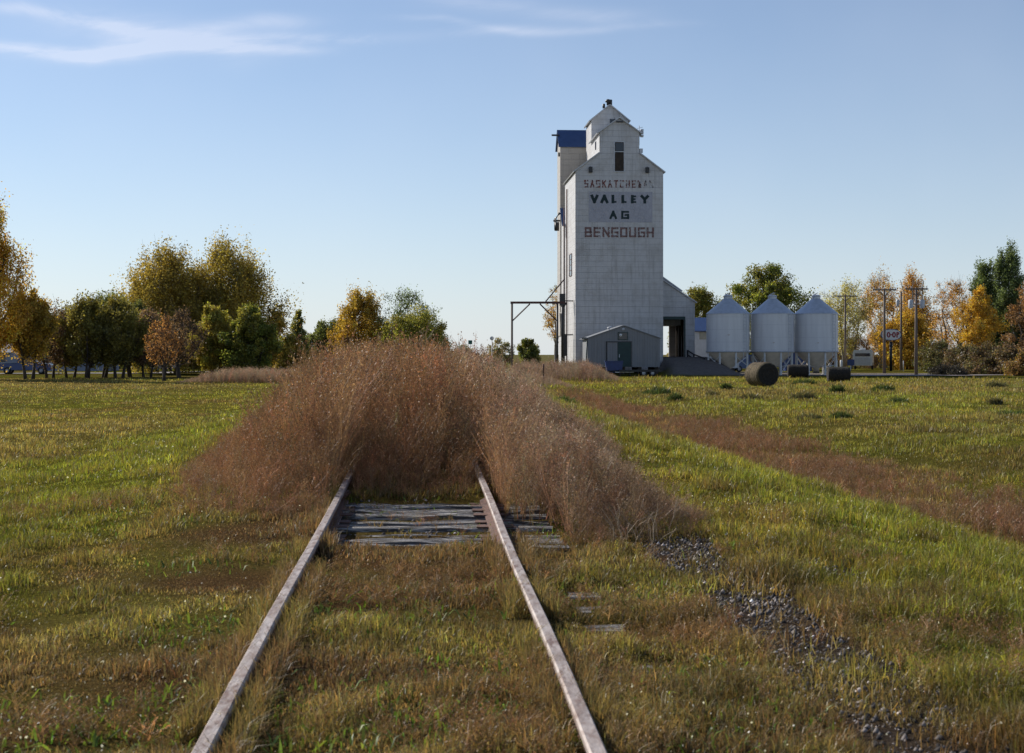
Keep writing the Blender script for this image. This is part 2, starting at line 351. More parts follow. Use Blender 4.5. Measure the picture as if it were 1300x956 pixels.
for a in [(30, 6, 210, 46, 8, .8), (-60, 52, 120, 70, 8, 1.0), (110, 70, 230, 56, 9, 1.0), (200, 45, 330, 30, 10, .75), (210, 60, 360, 66, 7, .7), (330, 52, 500, 50, 7, .55), (470, 52, 640, 36, 6, .5), (600, 2, 760, 22, 10, .35), (560, 24, 660, 40, 5, .4), (740, 40, 830, 32, 5, .25), (100, 20, 300, 62, 22, .30)]:
    s_ = streak(*a); acc = s_ if acc is None else mth('ADD', acc, s_)
fac = mth('MULTIPLY', acc, mth('ADD', .12, mth('MULTIPLY', mp(nt, wn.outputs[0], .36, .70), 1.1)))
fac = mth('MINIMUM', mth('MULTIPLY', fac, mth('GREATER_THAN', sx.outputs[1], .05)), .8)
# thin high haze all over the upper sky
veil = mp(nt, wn2.outputs[0], .3, .8, 0, .06)
c = mix(nt, mth('ADD', mth('MULTIPLY', fac, .62), veil), sky.outputs[0], (8.6, 9.0, 9.6))
el_ = mth('MAXIMUM', sx.outputs[2], 0.0); hz_ = mth('MULTIPLY', mth('POWER', 2.718, mth('MULTIPLY', el_, -7.0)), .72)
skyh = mix(nt, hz_, sky.outputs[0], (5.5, 6.55, 7.35))
c = mix(nt, mth('ADD', mth('MULTIPLY', fac, .46), veil), skyh, (8.6, 9.0, 9.6))
c = mix(nt, 1.0, c, (1.02, .985, 1.02), 'MULTIPLY')
nt.links.new(c, bg.inputs[0])
vs = sc.view_settings; vs.view_transform = 'Standard'; vs.look = 'None'; vs.exposure = .26; vs.gamma = 1
sc.render.engine = 'CYCLES'; sc.cycles.max_bounces = 5; sc.cycles.diffuse_bounces = 3; sc.cycles.transmission_bounces = 3; sc.cycles.transparent_max_bounces = 6
sc.cycles.use_denoising = True

# ------------------------------------------------------------------ ground: one sheet to the horizon
ys = np.concatenate([np.linspace(-40, 3, 25)[:-1], np.exp(np.linspace(math.log(3), math.log(200), 620)), np.exp(np.linspace(math.log(210), math.log(9000), 30))])
ts = np.linspace(-1, 1, 561); ts = np.sign(ts)*(np.abs(ts)*.55+.45*np.abs(ts)**4)
Y, T = np.meshgrid(ys, ts, indexing='ij'); X = T*(np.maximum(Y, 0)*.95+16)
X = np.where(np.abs(X) > 1e9, 0, X); Z = H(X, Y)
V = np.stack([X, Y, Z], -1).reshape(-1, 3); nr, nc = X.shape
idx = np.arange(nr*nc).reshape(nr, nc)
Fc = np.stack([idx[:-1, :-1], idx[:-1, 1:], idx[1:, 1:], idx[1:, :-1]], -1).reshape(-1, 4)
gc = zone(X, Y)
g_ = gravel(X, Y); gc = lerp(gc*.8, np.array([.085, .065, .055]), g_*.9)
dirt = ss(14, 15.5, X)*(1-ss(20, 40, X))*ss(131.5, 133, Y)*(1-ss(160, 170, Y))       # driveway and yard gravel
dirt = np.maximum(dirt, ss(4.5, 6, X)*(1-ss(50, 62, X+.3*(Y-130)))*ss(134+.02*X, 135.5+.02*X, Y)*(1-ss(150, 153, Y)))
gc = lerp(gc, np.array([.27, .24, .23]), np.clip(dirt, 0, 1)*.9)
far = ss(200, 500, Y); gc = lerp(gc, np.array([.16, .14, .06]), far)
link(tag(bpy.data.objects.new('ground', npmesh('ground', V, Fc, gc.reshape(-1, 3), True)), kind='structure'), None, M['ground'])
def strip(name, pts, wd, m, dz, kind='structure'):
    vs_, fs_ = [], []
    P = [np.array(p, float) for p in pts]; out_ = []
    for i in range(len(P)-1):
        k = max(2, int(np.linalg.norm(P[i+1]-P[i])/1.5))
        for q in range(k): out_.append(P[i]+(P[i+1]-P[i])*q/k)
    out_.append(P[-1])
    nwd = 6
    for i, p in enumerate(out_):
        t = out_[min(i+1, len(out_)-1)]-out_[max(0, i-1)]; t /= np.linalg.norm(t); nn = np.array([-t[1], t[0]])
        for q in range(nwd+1):
            r = p+nn*wd*(q/nwd-.5)*(1+.06*math.sin(i*.9+q)); vs_.append((r[0], r[1], float(H(r[0], r[1]))+dz))
    for i in range(len(out_)-1):
        for q in range(nwd):
            a = i*(nwd+1)+q; fs_.append((a, a+1, a+nwd+2, a+nwd+1))
    b = MB(); b.add(vs_, fs_, True); o = b.build(name, m); return tag(o, kind=kind)
strip('gravel_road', [(30, 132.5), (42, 135), (56, 142), (75, 150), (140, 165)], 5.0, M['asphalt'], .05)
strip('street', [(-140, 148), (-75, 141), (-40, 150), (-28, 175), (-22, 240)], 6.5, M['asphalt'], .05)

# ------------------------------------------------------------------ plants: grass, weeds
def scatter_logd(n, d0, d1, half=.50, margin=1.0):
    y = np.exp(rng.uniform(math.log(d0), math.log(d1), n)); x = rng.uniform(-1, 1, n)*(half*.84*y+margin); return x, y
def blades(name, x, y, h, wd, col, lean=.45, dz=0.0, curl=True):
    n = len(x); z = H(x, y)-.01+dz; a = rng.uniform(0, 2*math.pi, n); l = rng.normal(0, lean, n); b = rng.uniform(0, 2*math.pi, n)
    ca, sa = np.cos(a), np.sin(a)
    p0 = np.stack([x-ca*wd, y-sa*wd, z], -1); p1 = np.stack([x+ca*wd, y+sa*wd, z], -1)
    mx_ = x+np.cos(b)*l*h*.35; my_ = y+np.sin(b)*l*h*.35; mz = z+h*.62
    p2 = np.stack([mx_-ca*wd*.7, my_-sa*wd*.7, mz], -1); p3 = np.stack([mx_+ca*wd*.7, my_+sa*wd*.7, mz], -1)
    p4 = np.stack([x+np.cos(b)*l*h, y+np.sin(b)*l*h, z+h*(1-.25*np.abs(l))], -1)
    V = np.stack([p0, p1, p3, p2, p4], 1).reshape(-1, 3); k = np.arange(n)[:, None]*5
    Fc = np.concatenate([k+np.array([[0, 1, 2]]), k+np.array([[0, 2, 3]]), k+np.array([[3, 2, 4]])])
    C = np.repeat(col, 5, 0)
    return npmesh(name, V, Fc, C)
def jit(c, s=.22):
    n = len(c); k = np.exp(rng.normal(0, s, n)); h_ = rng.normal(0, .10, n)
    c = c*k[:, None]; c[:, 0] *= 1+h_; c[:, 1] *= 1-h_*.3; return np.clip(c, .004, .9)
x, y = scatter_logd(860000, 5.2, 118, .52)
u = U(x, y); keep = rng.random(len(x)) > np.clip(gravel(x, y)*1.0, 0, .97)
keep &= ~((np.abs(np.abs(u)-.75) < .055))
keep &= ~((np.abs(u) < 1.25) & (y > 11.6) & (y < 15) & (u > -.8) & (rng.random(len(x)) < .62+.36*(vnoise(x*4, y*4) > .35)))
x, y, u = x[keep], y[keep], u[keep]
tuft = fbm(x, y, .45, 2); big = fbm(x+3, y, 2.5, 2)
bare = ss(.52, .70, fbm(x+31, y+17, .9, 3)); h = (.022+.085*ss(.38, .75, tuft)+.05*ss(.42, .7, big))*rng.uniform(.5, 1.3, len(x))*(1-.2*bare)
onb = (np.abs(u) < 2.0); h = h*np.where(onb, .85, 1.0)
h = h*(1+.45*ss(3.0, 3.8, u)*(1-ss(6.0, 7.6, u)))*(1+.01*y)*(1-.35*(ss(-3, -9, -np.abs(u))*0))
far_f = (x < -3)*ss(25, 60, y); h = h*(1-.45*far_f)
wd = (.0014+.00016*y)*rng.uniform(.7, 1.4, len(x))
c = jit(zone(x, y)*(1.18+.22*ss(15, 45, y))[:, None], .34); hv = fbm(x+77, y+3, .5, 3); c = c*(.72+.75*ss(.3, .7, hv))[:, None]; rd = ss(.60, .72, fbm(x+12, y+91, .8, 2))*(y < 30); c = lerp(c, jit(np.broadcast_to(np.array([.22, .095, .045]), c.shape).copy(), .3), rd*.3)
dry = rng.random(len(x)) < (.12+.22*onb); c[dry] = jit(np.broadcast_to(TAN*.75, (dry.sum(), 3)).copy(), .3)
link(tag(bpy.data.objects.new('grass', blades('grass', x, y, h, wd, c, .80)), 'green and yellow autumn grass growing over the bank and both fields', 'grass', kind='stuff'), None, M['grass'])

nr_ = 26000; yr = np.exp(rng.uniform(math.log(5.2), math.log(15), nr_)); sr = rng.choice([-1, 1], nr_); ur = sr*(.752+rng.choice([-1, 1], nr_)*rng.uniform(.045, .16, nr_)); xr = xc(yr)+ur
kr = fbm(xr*2, yr, .8, 2) > .42; kr &= ~((yr > 11.6) & (yr < 15) & (ur > -.70)); xr, yr = xr[kr], yr[kr]
link(tag(bpy.data.objects.new('rail_side_grass', blades('rail_side_grass', xr, yr, rng.uniform(.06, .20, len(xr)), rng.uniform(.0015, .0035, len(xr)), jit(lerp(zone(xr, yr)*1.2, np.broadcast_to(TAN*.8, (len(xr), 3)), rng.random(len(xr))*.6), .3), .6)), 'tufts of mixed grass leaning over both rails', 'grass', kind='stuff'), None, M['grass'])
# weed templates (unit height): stems with ascending side branches and small seed scales
def weed_template(seed, nb=16, ns=60, spread=.28, sw=.0028, sl=.012):
    r = np.random.default_rng(seed); V = []; Fc = []
    def tri(a, b, c): k = len(V); V.extend([a, b, c]); Fc.append((k, k+1, k+2))
    def stem(p, q, w0):
        d = q-p; s = np.cross(d, r.normal(0, 1, 3)); s /= np.linalg.norm(s)+1e-9
        m_ = (p+q)/2+r.normal(0, .012, 3); k = len(V); V.extend([p-s*w0, p+s*w0, m_+s*w0*.8, m_-s*w0*.8, q]); Fc.append((k, k+1, k+2)); Fc.append((k, k+2, k+3)); Fc.append((k+3, k+2, k+4))
    tips = []
    for j in range(3):
        a = r.uniform(0, 6.28); t = np.array([math.cos(a)*spread*.35*r.random(), math.sin(a)*spread*.35*r.random(), r.uniform(.8, 1.0)]); stem(np.zeros(3), t, sw)
        for b in range(nb//3+1):
            f = r.uniform(.18, .92); p = t*f; a = r.uniform(0, 6.28); L = (1-f)*.55+.10
            q = p+np.array([math.cos(a)*L*spread*1.6, math.sin(a)*L*spread*1.6, L*r.uniform(.6, 1.1)]); q[2] = min(q[2], 1.03)
            stem(p, q, sw*.6); tips.append((p, q))
    for k in range(ns):
        p, q = tips[r.integers(len(tips))]; c_ = p+(q-p)*r.uniform(.25, 1.05)+r.normal(0, .008, 3); e = r.normal(0, 1, 3); e /= np.linalg.norm(e); g = np.cross(e, r.normal(0, 1, 3)); g /= np.linalg.norm(g)
        tri(c_-e*sl, c_+e*sl, c_+g*sl*.9)
    return np.array(V), np.array(Fc)
def replicate(temps, x, y, hs, ws, col, dz=0.0, colj=.12):
    Vs, Fs, Cs = [], [], []; off = 0; which = rng.integers(0, len(temps), len(x)); z = H(x, y)-.02+dz
    for t, (TV, TF) in enumerate(temps):
        s = np.where(which == t)[0]
        if not len(s): continue
        a = rng.uniform(0, 2*math.pi, len(s)); lx = rng.normal(.03, .17, len(s)); ly = rng.normal(0, .14, len(s))
        vx = TV[None, :, 0]*ws[s][:, None]; vy = TV[None, :, 1]*ws[s][:, None]; vz = TV[None, :, 2]*hs[s][:, None]
        ca, sa = np.cos(a)[:, None], np.sin(a)[:, None]
        wx = vx*ca-vy*sa+lx[:, None]*vz+x[s][:, None]; wy = vx*sa+vy*ca+ly[:, None]*vz+y[s][:, None]; wz = vz+z[s][:, None]
        Vt = np.stack([wx, wy, wz], -1); nv = len(TV)
        Ft = TF[None]+(np.arange(len(s))*nv)[:, None, None]+off
        tri_j = np.exp(rng.normal(0, colj, (len(s), nv//3+1))); tri_j = np.repeat(tri_j, 3, 1)[:, :nv]
        Ct = col[s][:, None, :]*tri_j[..., None]
        Vs.append(Vt.reshape(-1, 3)); Fs.append(Ft.reshape(-1, 3)); Cs.append(np.clip(Ct.reshape(-1, 3), .004, .9)); off += len(s)*nv
    return np.concatenate(Vs), np.concatenate(Fs), np.concatenate(Cs)
T_near = [weed_template(100+i, 21, 84) for i in range(6)]
T_far = [weed_template(200+i, 15, 46, sw=.0055, sl=.021) for i in range(6)]
RB = np.array([.262, .145, .082]); GP = np.array([.36, .245, .185]); DB = np.array([.15, .085, .045])
def brush_h(x, y):
    u = U(x, y); n = fbm(x, y, 1.6, 2); n2 = fbm(x+40, y, 5, 2)
    wl = 2.75+.032*np.minimum(y, 60)+.5*(n-.5); wr = 2.15+.036*y+.5*(n-.5)
    fl = ss(-wl, -wl+2.1, u); fr = 1-ss(wr-2.5, wr, u)
    hgt = 1.46+.28*ss(20, 60, y)
    core = np.where(u < 0, fl, 1-.26*ss(-.2, 1.0, u)*(1-ss(30, 60, y)))*fr**.36
    # start lines: right shoulder starts nearest, then left, then between the rails
    st = np.where(u > .85, np.where(u < 1.35, 13.0, 11.0), np.where(u < -.85, 12.6, 14.7))
    ramp = np.where(u > .85, ss(10.7, 12.6, y+.8*(n-.5)), ss(0, 1, (y-st)/(6.0)+.15))*(y > st)
    n3 = fbm(x+9, y+4, .8, 2); hh = hgt*core*(.40+.62*n+.56*n3)*ramp
    hh = hh*(1-.25*ss(75, 125, y))
    return hh*(.85+.3*n2)
def weeds(n, d0, d1, temps, wmul):
    y = d0*np.exp(rng.uniform(0, math.log(d1/d0), n)); uu = rng.uniform(-4.6, 4.6, n); x = xc(y)+uu
    hh = brush_h(x, y)*rng.uniform(.45, 1.12, n)*np.where(rng.random(n) < .04, 1.15, 1); k = hh > .14
    k &= ~((np.abs(np.abs(uu)-.75) < .10) & (y < 15.8) & (hh < 9))
    x, y, uu, hh = x[k], y[k], uu[k], hh[k]
    t = ss(.5, 1.4, uu+.8*(fbm(x, y, 2)-.5)); t = np.where(y > 60, t*.6, t)
    c = lerp(np.broadcast_to(RB, (len(x), 3)), GP, t*.85)
    c = lerp(c, DB, ss(.5, .8, fbm(x+7, y, 1.1, 2))*.7)
    c = jit(c.copy(), .22)
    return replicate(temps, x, y, hh, (.55+.55*hh)*wmul, c, colj=.28)
parts = [weeds(7000, 10.8, 20, T_near, .9), weeds(6500, 19, 36, T_near, 1.0), weeds(5200, 32, 135, T_far, 1.25)]
# weeds in front of the elevator and beside the bank
def patch(n, xs_, ys_, hfun, colr, temps, wmul=1.2, cj=.2, keepf=None):
    x = rng.uniform(*xs_, n); y = rng.uniform(*ys_, n)
    if keepf is not None: k = keepf(x, y); x, y = x[k], y[k]
    hh = hfun(x, y)*rng.uniform(.6, 1.1, len(x)); k = hh > .08; x, y, hh = x[k], y[k], hh[k]
    return replicate(temps, x, y, hh, (.5+.6*hh)*wmul, jit(np.broadcast_to(colr, (len(x), 3)).copy(), cj))
off = 0; VV, FF, CC = [], [], []
for V_, F_, C_ in parts: VV.append(V_); FF.append(F_+off); CC.append(C_); off += len(V_)
link(tag(bpy.data.objects.new('dry_weeds', npmesh('dry_weeds', np.concatenate(VV), np.concatenate(FF), np.concatenate(CC))), 'tall reddish brown dry weeds swallowing the old railway track', 'weeds', kind='stuff'), None, M['weed'])
def stuff(name, label, arrs, m):
    off = 0; VV, FF, CC = [], [], []
    for V_, F_, C_ in arrs: VV.append(V_); FF.append(F_+off); CC.append(C_); off += len(V_)
    return link(tag(bpy.data.objects.new(name, npmesh(name, np.concatenate(VV), np.concatenate(FF), np.concatenate(CC))), label, name.replace('_', ' '), kind='stuff'), None, m)
stuff('weed_thicket', 'low pinkish brown weed thicket in front of the white elevator and shed',
      [patch(1500, (-1, 9.5), (104, 131), lambda x, y: 1.55*ss(-2, 1, x)*(1-ss(6.0, 9.6, x-.06*(y-118)))*(.6+.7*fbm(x, y, 3)), GP*.85, T_far, 1.5),
       patch(500, (-1.5, 4.5), (82, 104), lambda x, y: 1.0*(1-ss(1.5, 4.5, x))*(.6+.7*fbm(x, y, 3)), GP*.9, T_far, 1.4)], M['weed'])
stuff('reed_strip', 'pale purplish reed strip at the far edge of the left field',
      [patch(2600, (-24.5, -8), (99, 108), lambda x, y: 1.15*ss(-24.5, -20, x+.0*(y))*(.75+.4*fbm(x, y, 3)), GP*1.0, T_far, 1.2)], M['weed'])
def ditch_keep(x, y): return rng.random(len(x)) < ditch(x, y)
xd = None
yy_ = 13*np.exp(rng.uniform(0, math.log(80/13), 16000)); uu_ = rng.uniform(6.3, 9.8, 16000); xx_ = xc(yy_)+uu_
kk = rng.random(len(xx_)) < ditch(xx_, yy_)*.9; xx_, yy_ = xx_[kk], yy_[kk]
hh_ = (.13+.26*ss(.3, .7, fbm(xx_, yy_, 2)))*rng.uniform(.6, 1.3, len(xx_))
T_low = [weed_template(300+i, 12, 24, spread=.5, sw=.010, sl=.032) for i in range(4)]
stuff('ditch_weeds', 'band of short reddish brown weeds running along the right hand ditch',
      [replicate(T_low, xx_, yy_, hh_, hh_*1.0, jit(np.broadcast_to(RB*.95, (len(xx_), 3)).copy(), .25))], M['weed'])
# low brown weeds over the near track
xl, yl = scatter_logd(9000, 5.5, 16, .52); ul = U(xl, yl)
pr = ss(.44, .66, fbm(xl+5, yl+2, 1.3, 2))*(1-ss(3.2, 4.2, ul)); kl = (rng.random(len(xl)) < pr) & (np.abs(np.abs(ul)-.75) > .10) & (rng.random(len(xl)) > gravel(xl, yl)*.95)
xl, yl = xl[kl], yl[kl]; hl = rng.uniform(.07, .19, len(xl))
T_lowc = [weed_template(320+i, 12, 34, spread=.8, sw=.010, sl=.040) for i in range(4)]
stuff('low_weeds', 'low brown weeds scattered over the near end of the track', [replicate(T_lowc, xl, yl, hl, hl*1.0, jit(np.broadcast_to(BRN*1.5, (len(xl), 3)).copy(), .3))], M['weed'])
# broad green leaves and pale seed flecks that imitate sparkles, individually tiny
xf, yf = scatter_logd(26000, 5.4, 26, .52); uf = U(xf, yf)
kf = (rng.random(len(xf)) < ss(.50, .68, fbm(xf+21, yf+5, 1.1, 2))*(gravel(xf, yf) < .3)); xf, yf = xf[kf], yf[kf]
lc = jit(np.broadcast_to(np.array([.13, .185, .03]), (len(xf), 3)).copy(), .35)
link(tag(bpy.data.objects.new('leafy_weeds', blades('leafy_weeds', xf, yf, rng.uniform(.03, .09, len(xf)), rng.uniform(.004, .009, len(xf)), lc, 1.2)), 'bright green broad leaves scattered in the near grass', 'weeds', kind='stuff'), None, M['grass'])
xs1, ys1 = scatter_logd(5200, 5.4, 40, .52); us1 = U(xs1, ys1)
k1 = (rng.random(len(xs1)) < .12+.88*ss(.55, .75, fbm(xs1+70, ys1+1, 1.6, 2))) & (np.abs(us1) > .9); xs1, ys1 = xs1[k1], ys1[k1]; n = len(xs1)
zf = H(xs1, ys1)+rng.uniform(.04, .15, n); sz = (.0035+.00026*ys1)*rng.uniform(.6, 1.5, n)
e1 = rng.normal(0, 1, (n, 3)); e1 /= np.linalg.norm(e1, axis=1)[:, None]; e2 = np.cross(e1, rng.normal(0, 1, (n, 3))); e2 /= np.linalg.norm(e2, axis=1)[:, None]
pc = np.stack([xs1, ys1, zf], -1); Vf = np.stack([pc-e1*sz[:, None], pc+e2*sz[:, None]*.8, pc+e1*sz[:, None], pc-e2*sz[:, None]*.8], 1).reshape(-1, 3)
link(tag(bpy.data.objects.new('seed_fluff', npmesh('seed_fluff', Vf, np.arange(4*n).reshape(-1, 4), np.broadcast_to(np.array([.8, .78, .70]), (4*n, 3)))), 'white seed flecks standing in for sparkles in the near grass', 'sparkle flecks', kind='stuff'), None, M['grass'])
# ballast stones
xg, yg = rng.uniform(-1.2, 6, 90000), rng.uniform(5, 13.6, 90000); kg = rng.random(len(xg)) < gravel(xg, yg)*(.7+.3*ss(.4, .6, vnoise(xg*2.3, yg*1.7))); xg, yg = xg[kg][:26000], yg[kg][:26000]
xt = rng.uniform(-.75, 1.35, 1100); yt = rng.uniform(11.6, 15, 1100); xg = np.concatenate([xg, xt+xc(yt)]); yg = np.concatenate([yg, yt])
n = len(xg); base = np.array([[1,0,0],[-1,0,0],[0,1,0],[0,-1,0],[0,0,1],[0,0,-1]], float); sc_ = .003+.019*rng.random(n)**3.0
Vg = base[None]*(sc_[:, None, None]*rng.uniform(.6, 1.3, (n, 6, 1)))+rng.normal(0, .002, (n, 6, 3)); Vg = Vg+np.stack([xg, yg, H(xg, yg)+.001], -1)[:, None]
fo = np.array([[0,2,4],[2,1,4],[1,3,4],[3,0,4],[2,0,5],[1,2,5],[3,1,5],[0,3,5]]); Fg = (fo[None]+(np.arange(n)*6)[:, None, None]).reshape(-1, 3)
def stone_mat():
    m, nt_, out = nodes('stone'); b = N(nt_, 'ShaderNodeBsdfPrincipled', i_Roughness=.9); b.inputs['Specular IOR Level'].default_value = .2; at = N(nt_, 'ShaderNodeAttribute', attribute_name='col'); nt_.links.new(at.outputs['Color'], b.inputs['Base Color']); nt_.links.new(b.outputs[0], out.inputs[0]); return m
gcol = np.repeat(np.clip(np.array([.105, .092, .085])[None]*np.exp(rng.normal(0, .85, n))[:, None], .03, .8), 6, 0)
link(tag(bpy.data.objects.new('ballast_gravel', npmesh('ballast_gravel', Vg.reshape(-1, 3), Fg, gcol)), 'grey broken ballast stones along the right shoulder of the track', 'gravel', kind='stuff'), None, stone_mat())
# pale bent stalks at the right foot of the brush
sb = MB()
for k in range(26):
    bx = PX(random.uniform(775, 860), 11.6); by = random.uniform(11.2, 12.3); z0 = float(H(bx, by)); a = random.uniform(-.9, 1.2); L = random.uniform(.18, .42)
    pts = [(bx, by, z0)]; 
    for q in range(1, 5): f = q/4; pts.append((bx+math.sin(a)*L*f*f*.8+random.gauss(0, .01), by+random.gauss(0, .02), z0+L*f*(1-.25*abs(a)*f)))
    sb.tube(pts, [.0032, .003, .0026, .002, .001], 4)
tag(sb.build('bent_stalks', M['stalk']), 'pale dry bent stalks at the right foot of the brown brush', 'stalks', kind='stuff')

# ------------------------------------------------------------------ railway track
trk = empty('railway_track', (float(xc(6)), 6, float(railtop(6))-.15), 'abandoned railway track with rusty rails running into the tall brown weeds', 'railway track')
def L3(p, o=trk): return (p[0]-o.location.x, p[1]-o.location.y, p[2]-o.location.z)
def railmesh(off):
    prof = [(-.027, 0), (.027, 0), (.035, -.010), (.034, -.034), (.009, -.044), (.008, -.115), (.066, -.132), (.066, -.145), (-.066, -.145), (-.066, -.132), (-.008, -.115), (-.009, -.044), (-.034, -.034), (-.035, -.010)]
    b = MB(); n = len(prof); rows = [-3+.5*k for k in range(12)]+[3+1.2*k for k in range(24)]+[33+5*k for k in range(20)]
    for yv in rows:
        cx = float(xc(yv))+off+.006*math.sin(yv*.8+off*3); zt = float(railtop(yv))+.004*math.sin(yv*1.1)
        for (a, z) in prof: b.v.append(L3((cx+a, yv, zt+z)))
    for i in range(len(rows)-1):
        for k in range(n):
            j = (k+1) % n; b.f.append((i*n+k, i*n+j, (i+1)*n+j, (i+1)*n+k)); b.sm.append(False)
    o = b.build('rail', M['rail'], trk); o.data.materials.append(M['railside'])
    for pi, p in enumerate(o.data.polygons):
        if pi % n in (3, 4, 5, 8, 9, 10): p.material_index = 1
    return o
rails = [railmesh(-.752), railmesh(.752)]
for off, yj in ((.752, 11.05), (-.752, 14.9)):
    b = MB()
    for s in (-1, 1):
        cx = float(xc(yj))+off; zt = float(railtop(yj)); b.box(cx+s*.026-.014, cx+s*.026+.014, yj-.3, yj+.3, zt-.10, zt-.045, L3)
        for q in (-.22, -.08, .08, .22): b.tube([L3((cx+s*.03, yj+q, zt-.07)), L3((cx+s*.065, yj+q, zt-.07))], .013, 6)
    b.build('joint_bar', M['railside'], trk)
tie_y = 5.2; k = 0
while tie_y < 20:
    b = MB(); cy = tie_y+random.gauss(0, .02); cx = float(xc(cy)); win = 11.4 < tie_y < 14.9; zt = float(railtop(cy))-.150+random.gauss(0, .010 if win else .004); ang = random.gauss(0, .022 if win else .012); hw = 1.28
    pts = []; nx = 9; prof = [(-.11, -.16), (-.115, -.02), (-.098, 0), (-.05, random.gauss(0, .004)), (0, -.006), (.05, random.gauss(0, .004)), (.098, 0), (.115, -.02), (.11, -.16)]; npf = len(prof)
    for i in range(nx):
        xx = -hw+2*hw*i/(nx-1)+random.gauss(0, .01)
        for (a, z) in prof:
            b.v.append(L3((cx+xx+a*ang, cy+a+xx*ang+random.gauss(0, .004), zt+z+random.gauss(0, .009 if win else .0035))))
    for i in range(nx-1):
        for q in range(npf):
            j = (q+1) % npf; b.f.append((i*npf+q, (i+1)*npf+q, (i+1)*npf+j, i*npf+j)); b.sm.append(False)
    b.f.append(tuple(range(npf))); b.f.append(tuple(nx*npf-1-q for q in range(npf))); b.sm += [False, False]
    t = b.build('tie', M['tie'], trk)
    for off in (-.752, .752):
        sp = MB(); sp.box(cx+off-.17, cx+off+.17, cy-.09, cy+.09, zt+.003, zt+.012, L3)
        spo = sp.build('tie_plate', M['railside'], trk); spo.parent = t
    tie_y += .54 if not 11.6 < tie_y < 14.8 else .40; k += 1

# ------------------------------------------------------------------ grain elevator
EX, EY, EZ = PX(730.5, 140), 140.0, 0.0
rz = math.atan(SL)
el = empty('grain_elevator', (EX, EY, EZ), 'tall white wooden grain elevator with stepped cupola and painted front', 'grain elevator', rz=rz)
s140 = 140/F
def ez(py, d=140.0): return CZ+(HZ-py)*d/F
WB = 8.72; DP = 10.2; c0 = WB/2
zE, zS, zC, zP = ez(217), ez(194), ez(167.5), ez(149.5)
hc = 1.98
def face(x0, x1, z0, z1): return [(x0, z0), (x1, z0), (x1, z1), (x0, z1)]
slope = (zS-zE)/(c0-hc)
zridge = zE+slope*c0
b = MB(); b.prism([(0, -.3), (WB, -.3), (WB, zE), (c0, zridge), (0, zE)], 0, DP); b.build('wall', M['wall'], el)
b = MB(); b.prism([(c0-hc, zS-1.4), (c0+hc, zS-1.4), (c0+hc, zC), (c0, zP), (c0-hc, zC)], -.006, 6.8); cup = b.build('cupola', M['wall'], el)
def roofslab(b, x0, z0, x1, z1, y0, y1, t=.10, ov=.22):
    dx, dz = x1-x0, z1-z0; L = math.hypot(dx, dz); ex, ezz = dx/L, dz/L; nx, nz = -ezz, ex
    if nz < 0: nx, nz = -nx, -nz
    x0 -= ex*ov; z0 -= ezz*ov
    b.prism([(x0+nx*.004, z0+nz*.004), (x1+nx*.004, z1+nz*.004), (x1+nx*t, z1+nz*t), (x0+nx*t, z0+nz*t)], y0, y1)
b = MB(); roofslab(b, 0, zE, c0-hc-.004, zS, -.22, DP+.2); roofslab(b, WB, zE, c0+hc+.004, zS, -.22, DP+.2)
roofslab(b, c0-hc-.0, zS+.0, c0, zridge, 10.3, DP+.2, ov=0) if False else None
b.build('roof', M['trim'], el)
b = MB(); roofslab(b, c0-hc, zC, c0, zP, -.24, 7.0, ov=.28); roofslab(b, c0+hc, zC, c0-.0, zP, -.243, 7.003, ov=.28); b.build('roof', M['trim'], cup)
# taller head house behind
d2 = 146.6; hx = (775-650)*d2/F-(EX-SL*6.6); hx = c0-.05; hw2 = 1.92
zt_e, zt_p = ez(151.5, d2), ez(132.5, d2)
b = MB(); b.prism([(hx-hw2, zS-2), (hx+hw2, zS-2), (hx+hw2, zt_e), (hx, zt_p), (hx-hw2, zt_e)], 6.81, 11.4); hh2 = b.build('head_house', M['wall'], el)
b = MB(); roofslab(b, hx-hw2, zt_e, hx, zt_p, 6.6, 11.6, ov=.25); roofslab(b, hx+hw2, zt_e, hx, zt_p, 6.603, 11.603, ov=.25); b.build('roof', M['trim'], hh2)
b = MB(); b.lathe([(.0, 0), (.16, 0), (.16, .28), (.30, .32), (.30, .48), (.12, .62), (0, .62)], 12, (hx-.15, 7.0, zt_p+.02)); b.tube([(hx+.1, 7.2, zt_p), (hx+.1, 7.2, zt_p+.62)], .20, 8); b.tube([(hx-.6, 7.0, zt_p-.3), (hx-.6, 7.0, zt_p+.15)], .14, 8); b.build('roof_vent', M['blacksteel'], el)
b = MB(); b.box(hx+.0, hx+.5, 6.76, 6.80, zt_e-.35, zt_e+.1); b.build('window', M['glass'], hh2)
b = MB()
for q in range(9): b.bar((hx+1.0+random.uniform(-.5, .5), 6.5, zP-.2+random.uniform(0, .2)), (hx+.9+random.uniform(-.5, .4), 6.5, zP+.9+random.uniform(-.3, .3)), .03)
b.build('catwalk_rail', M['blacksteel'], el)
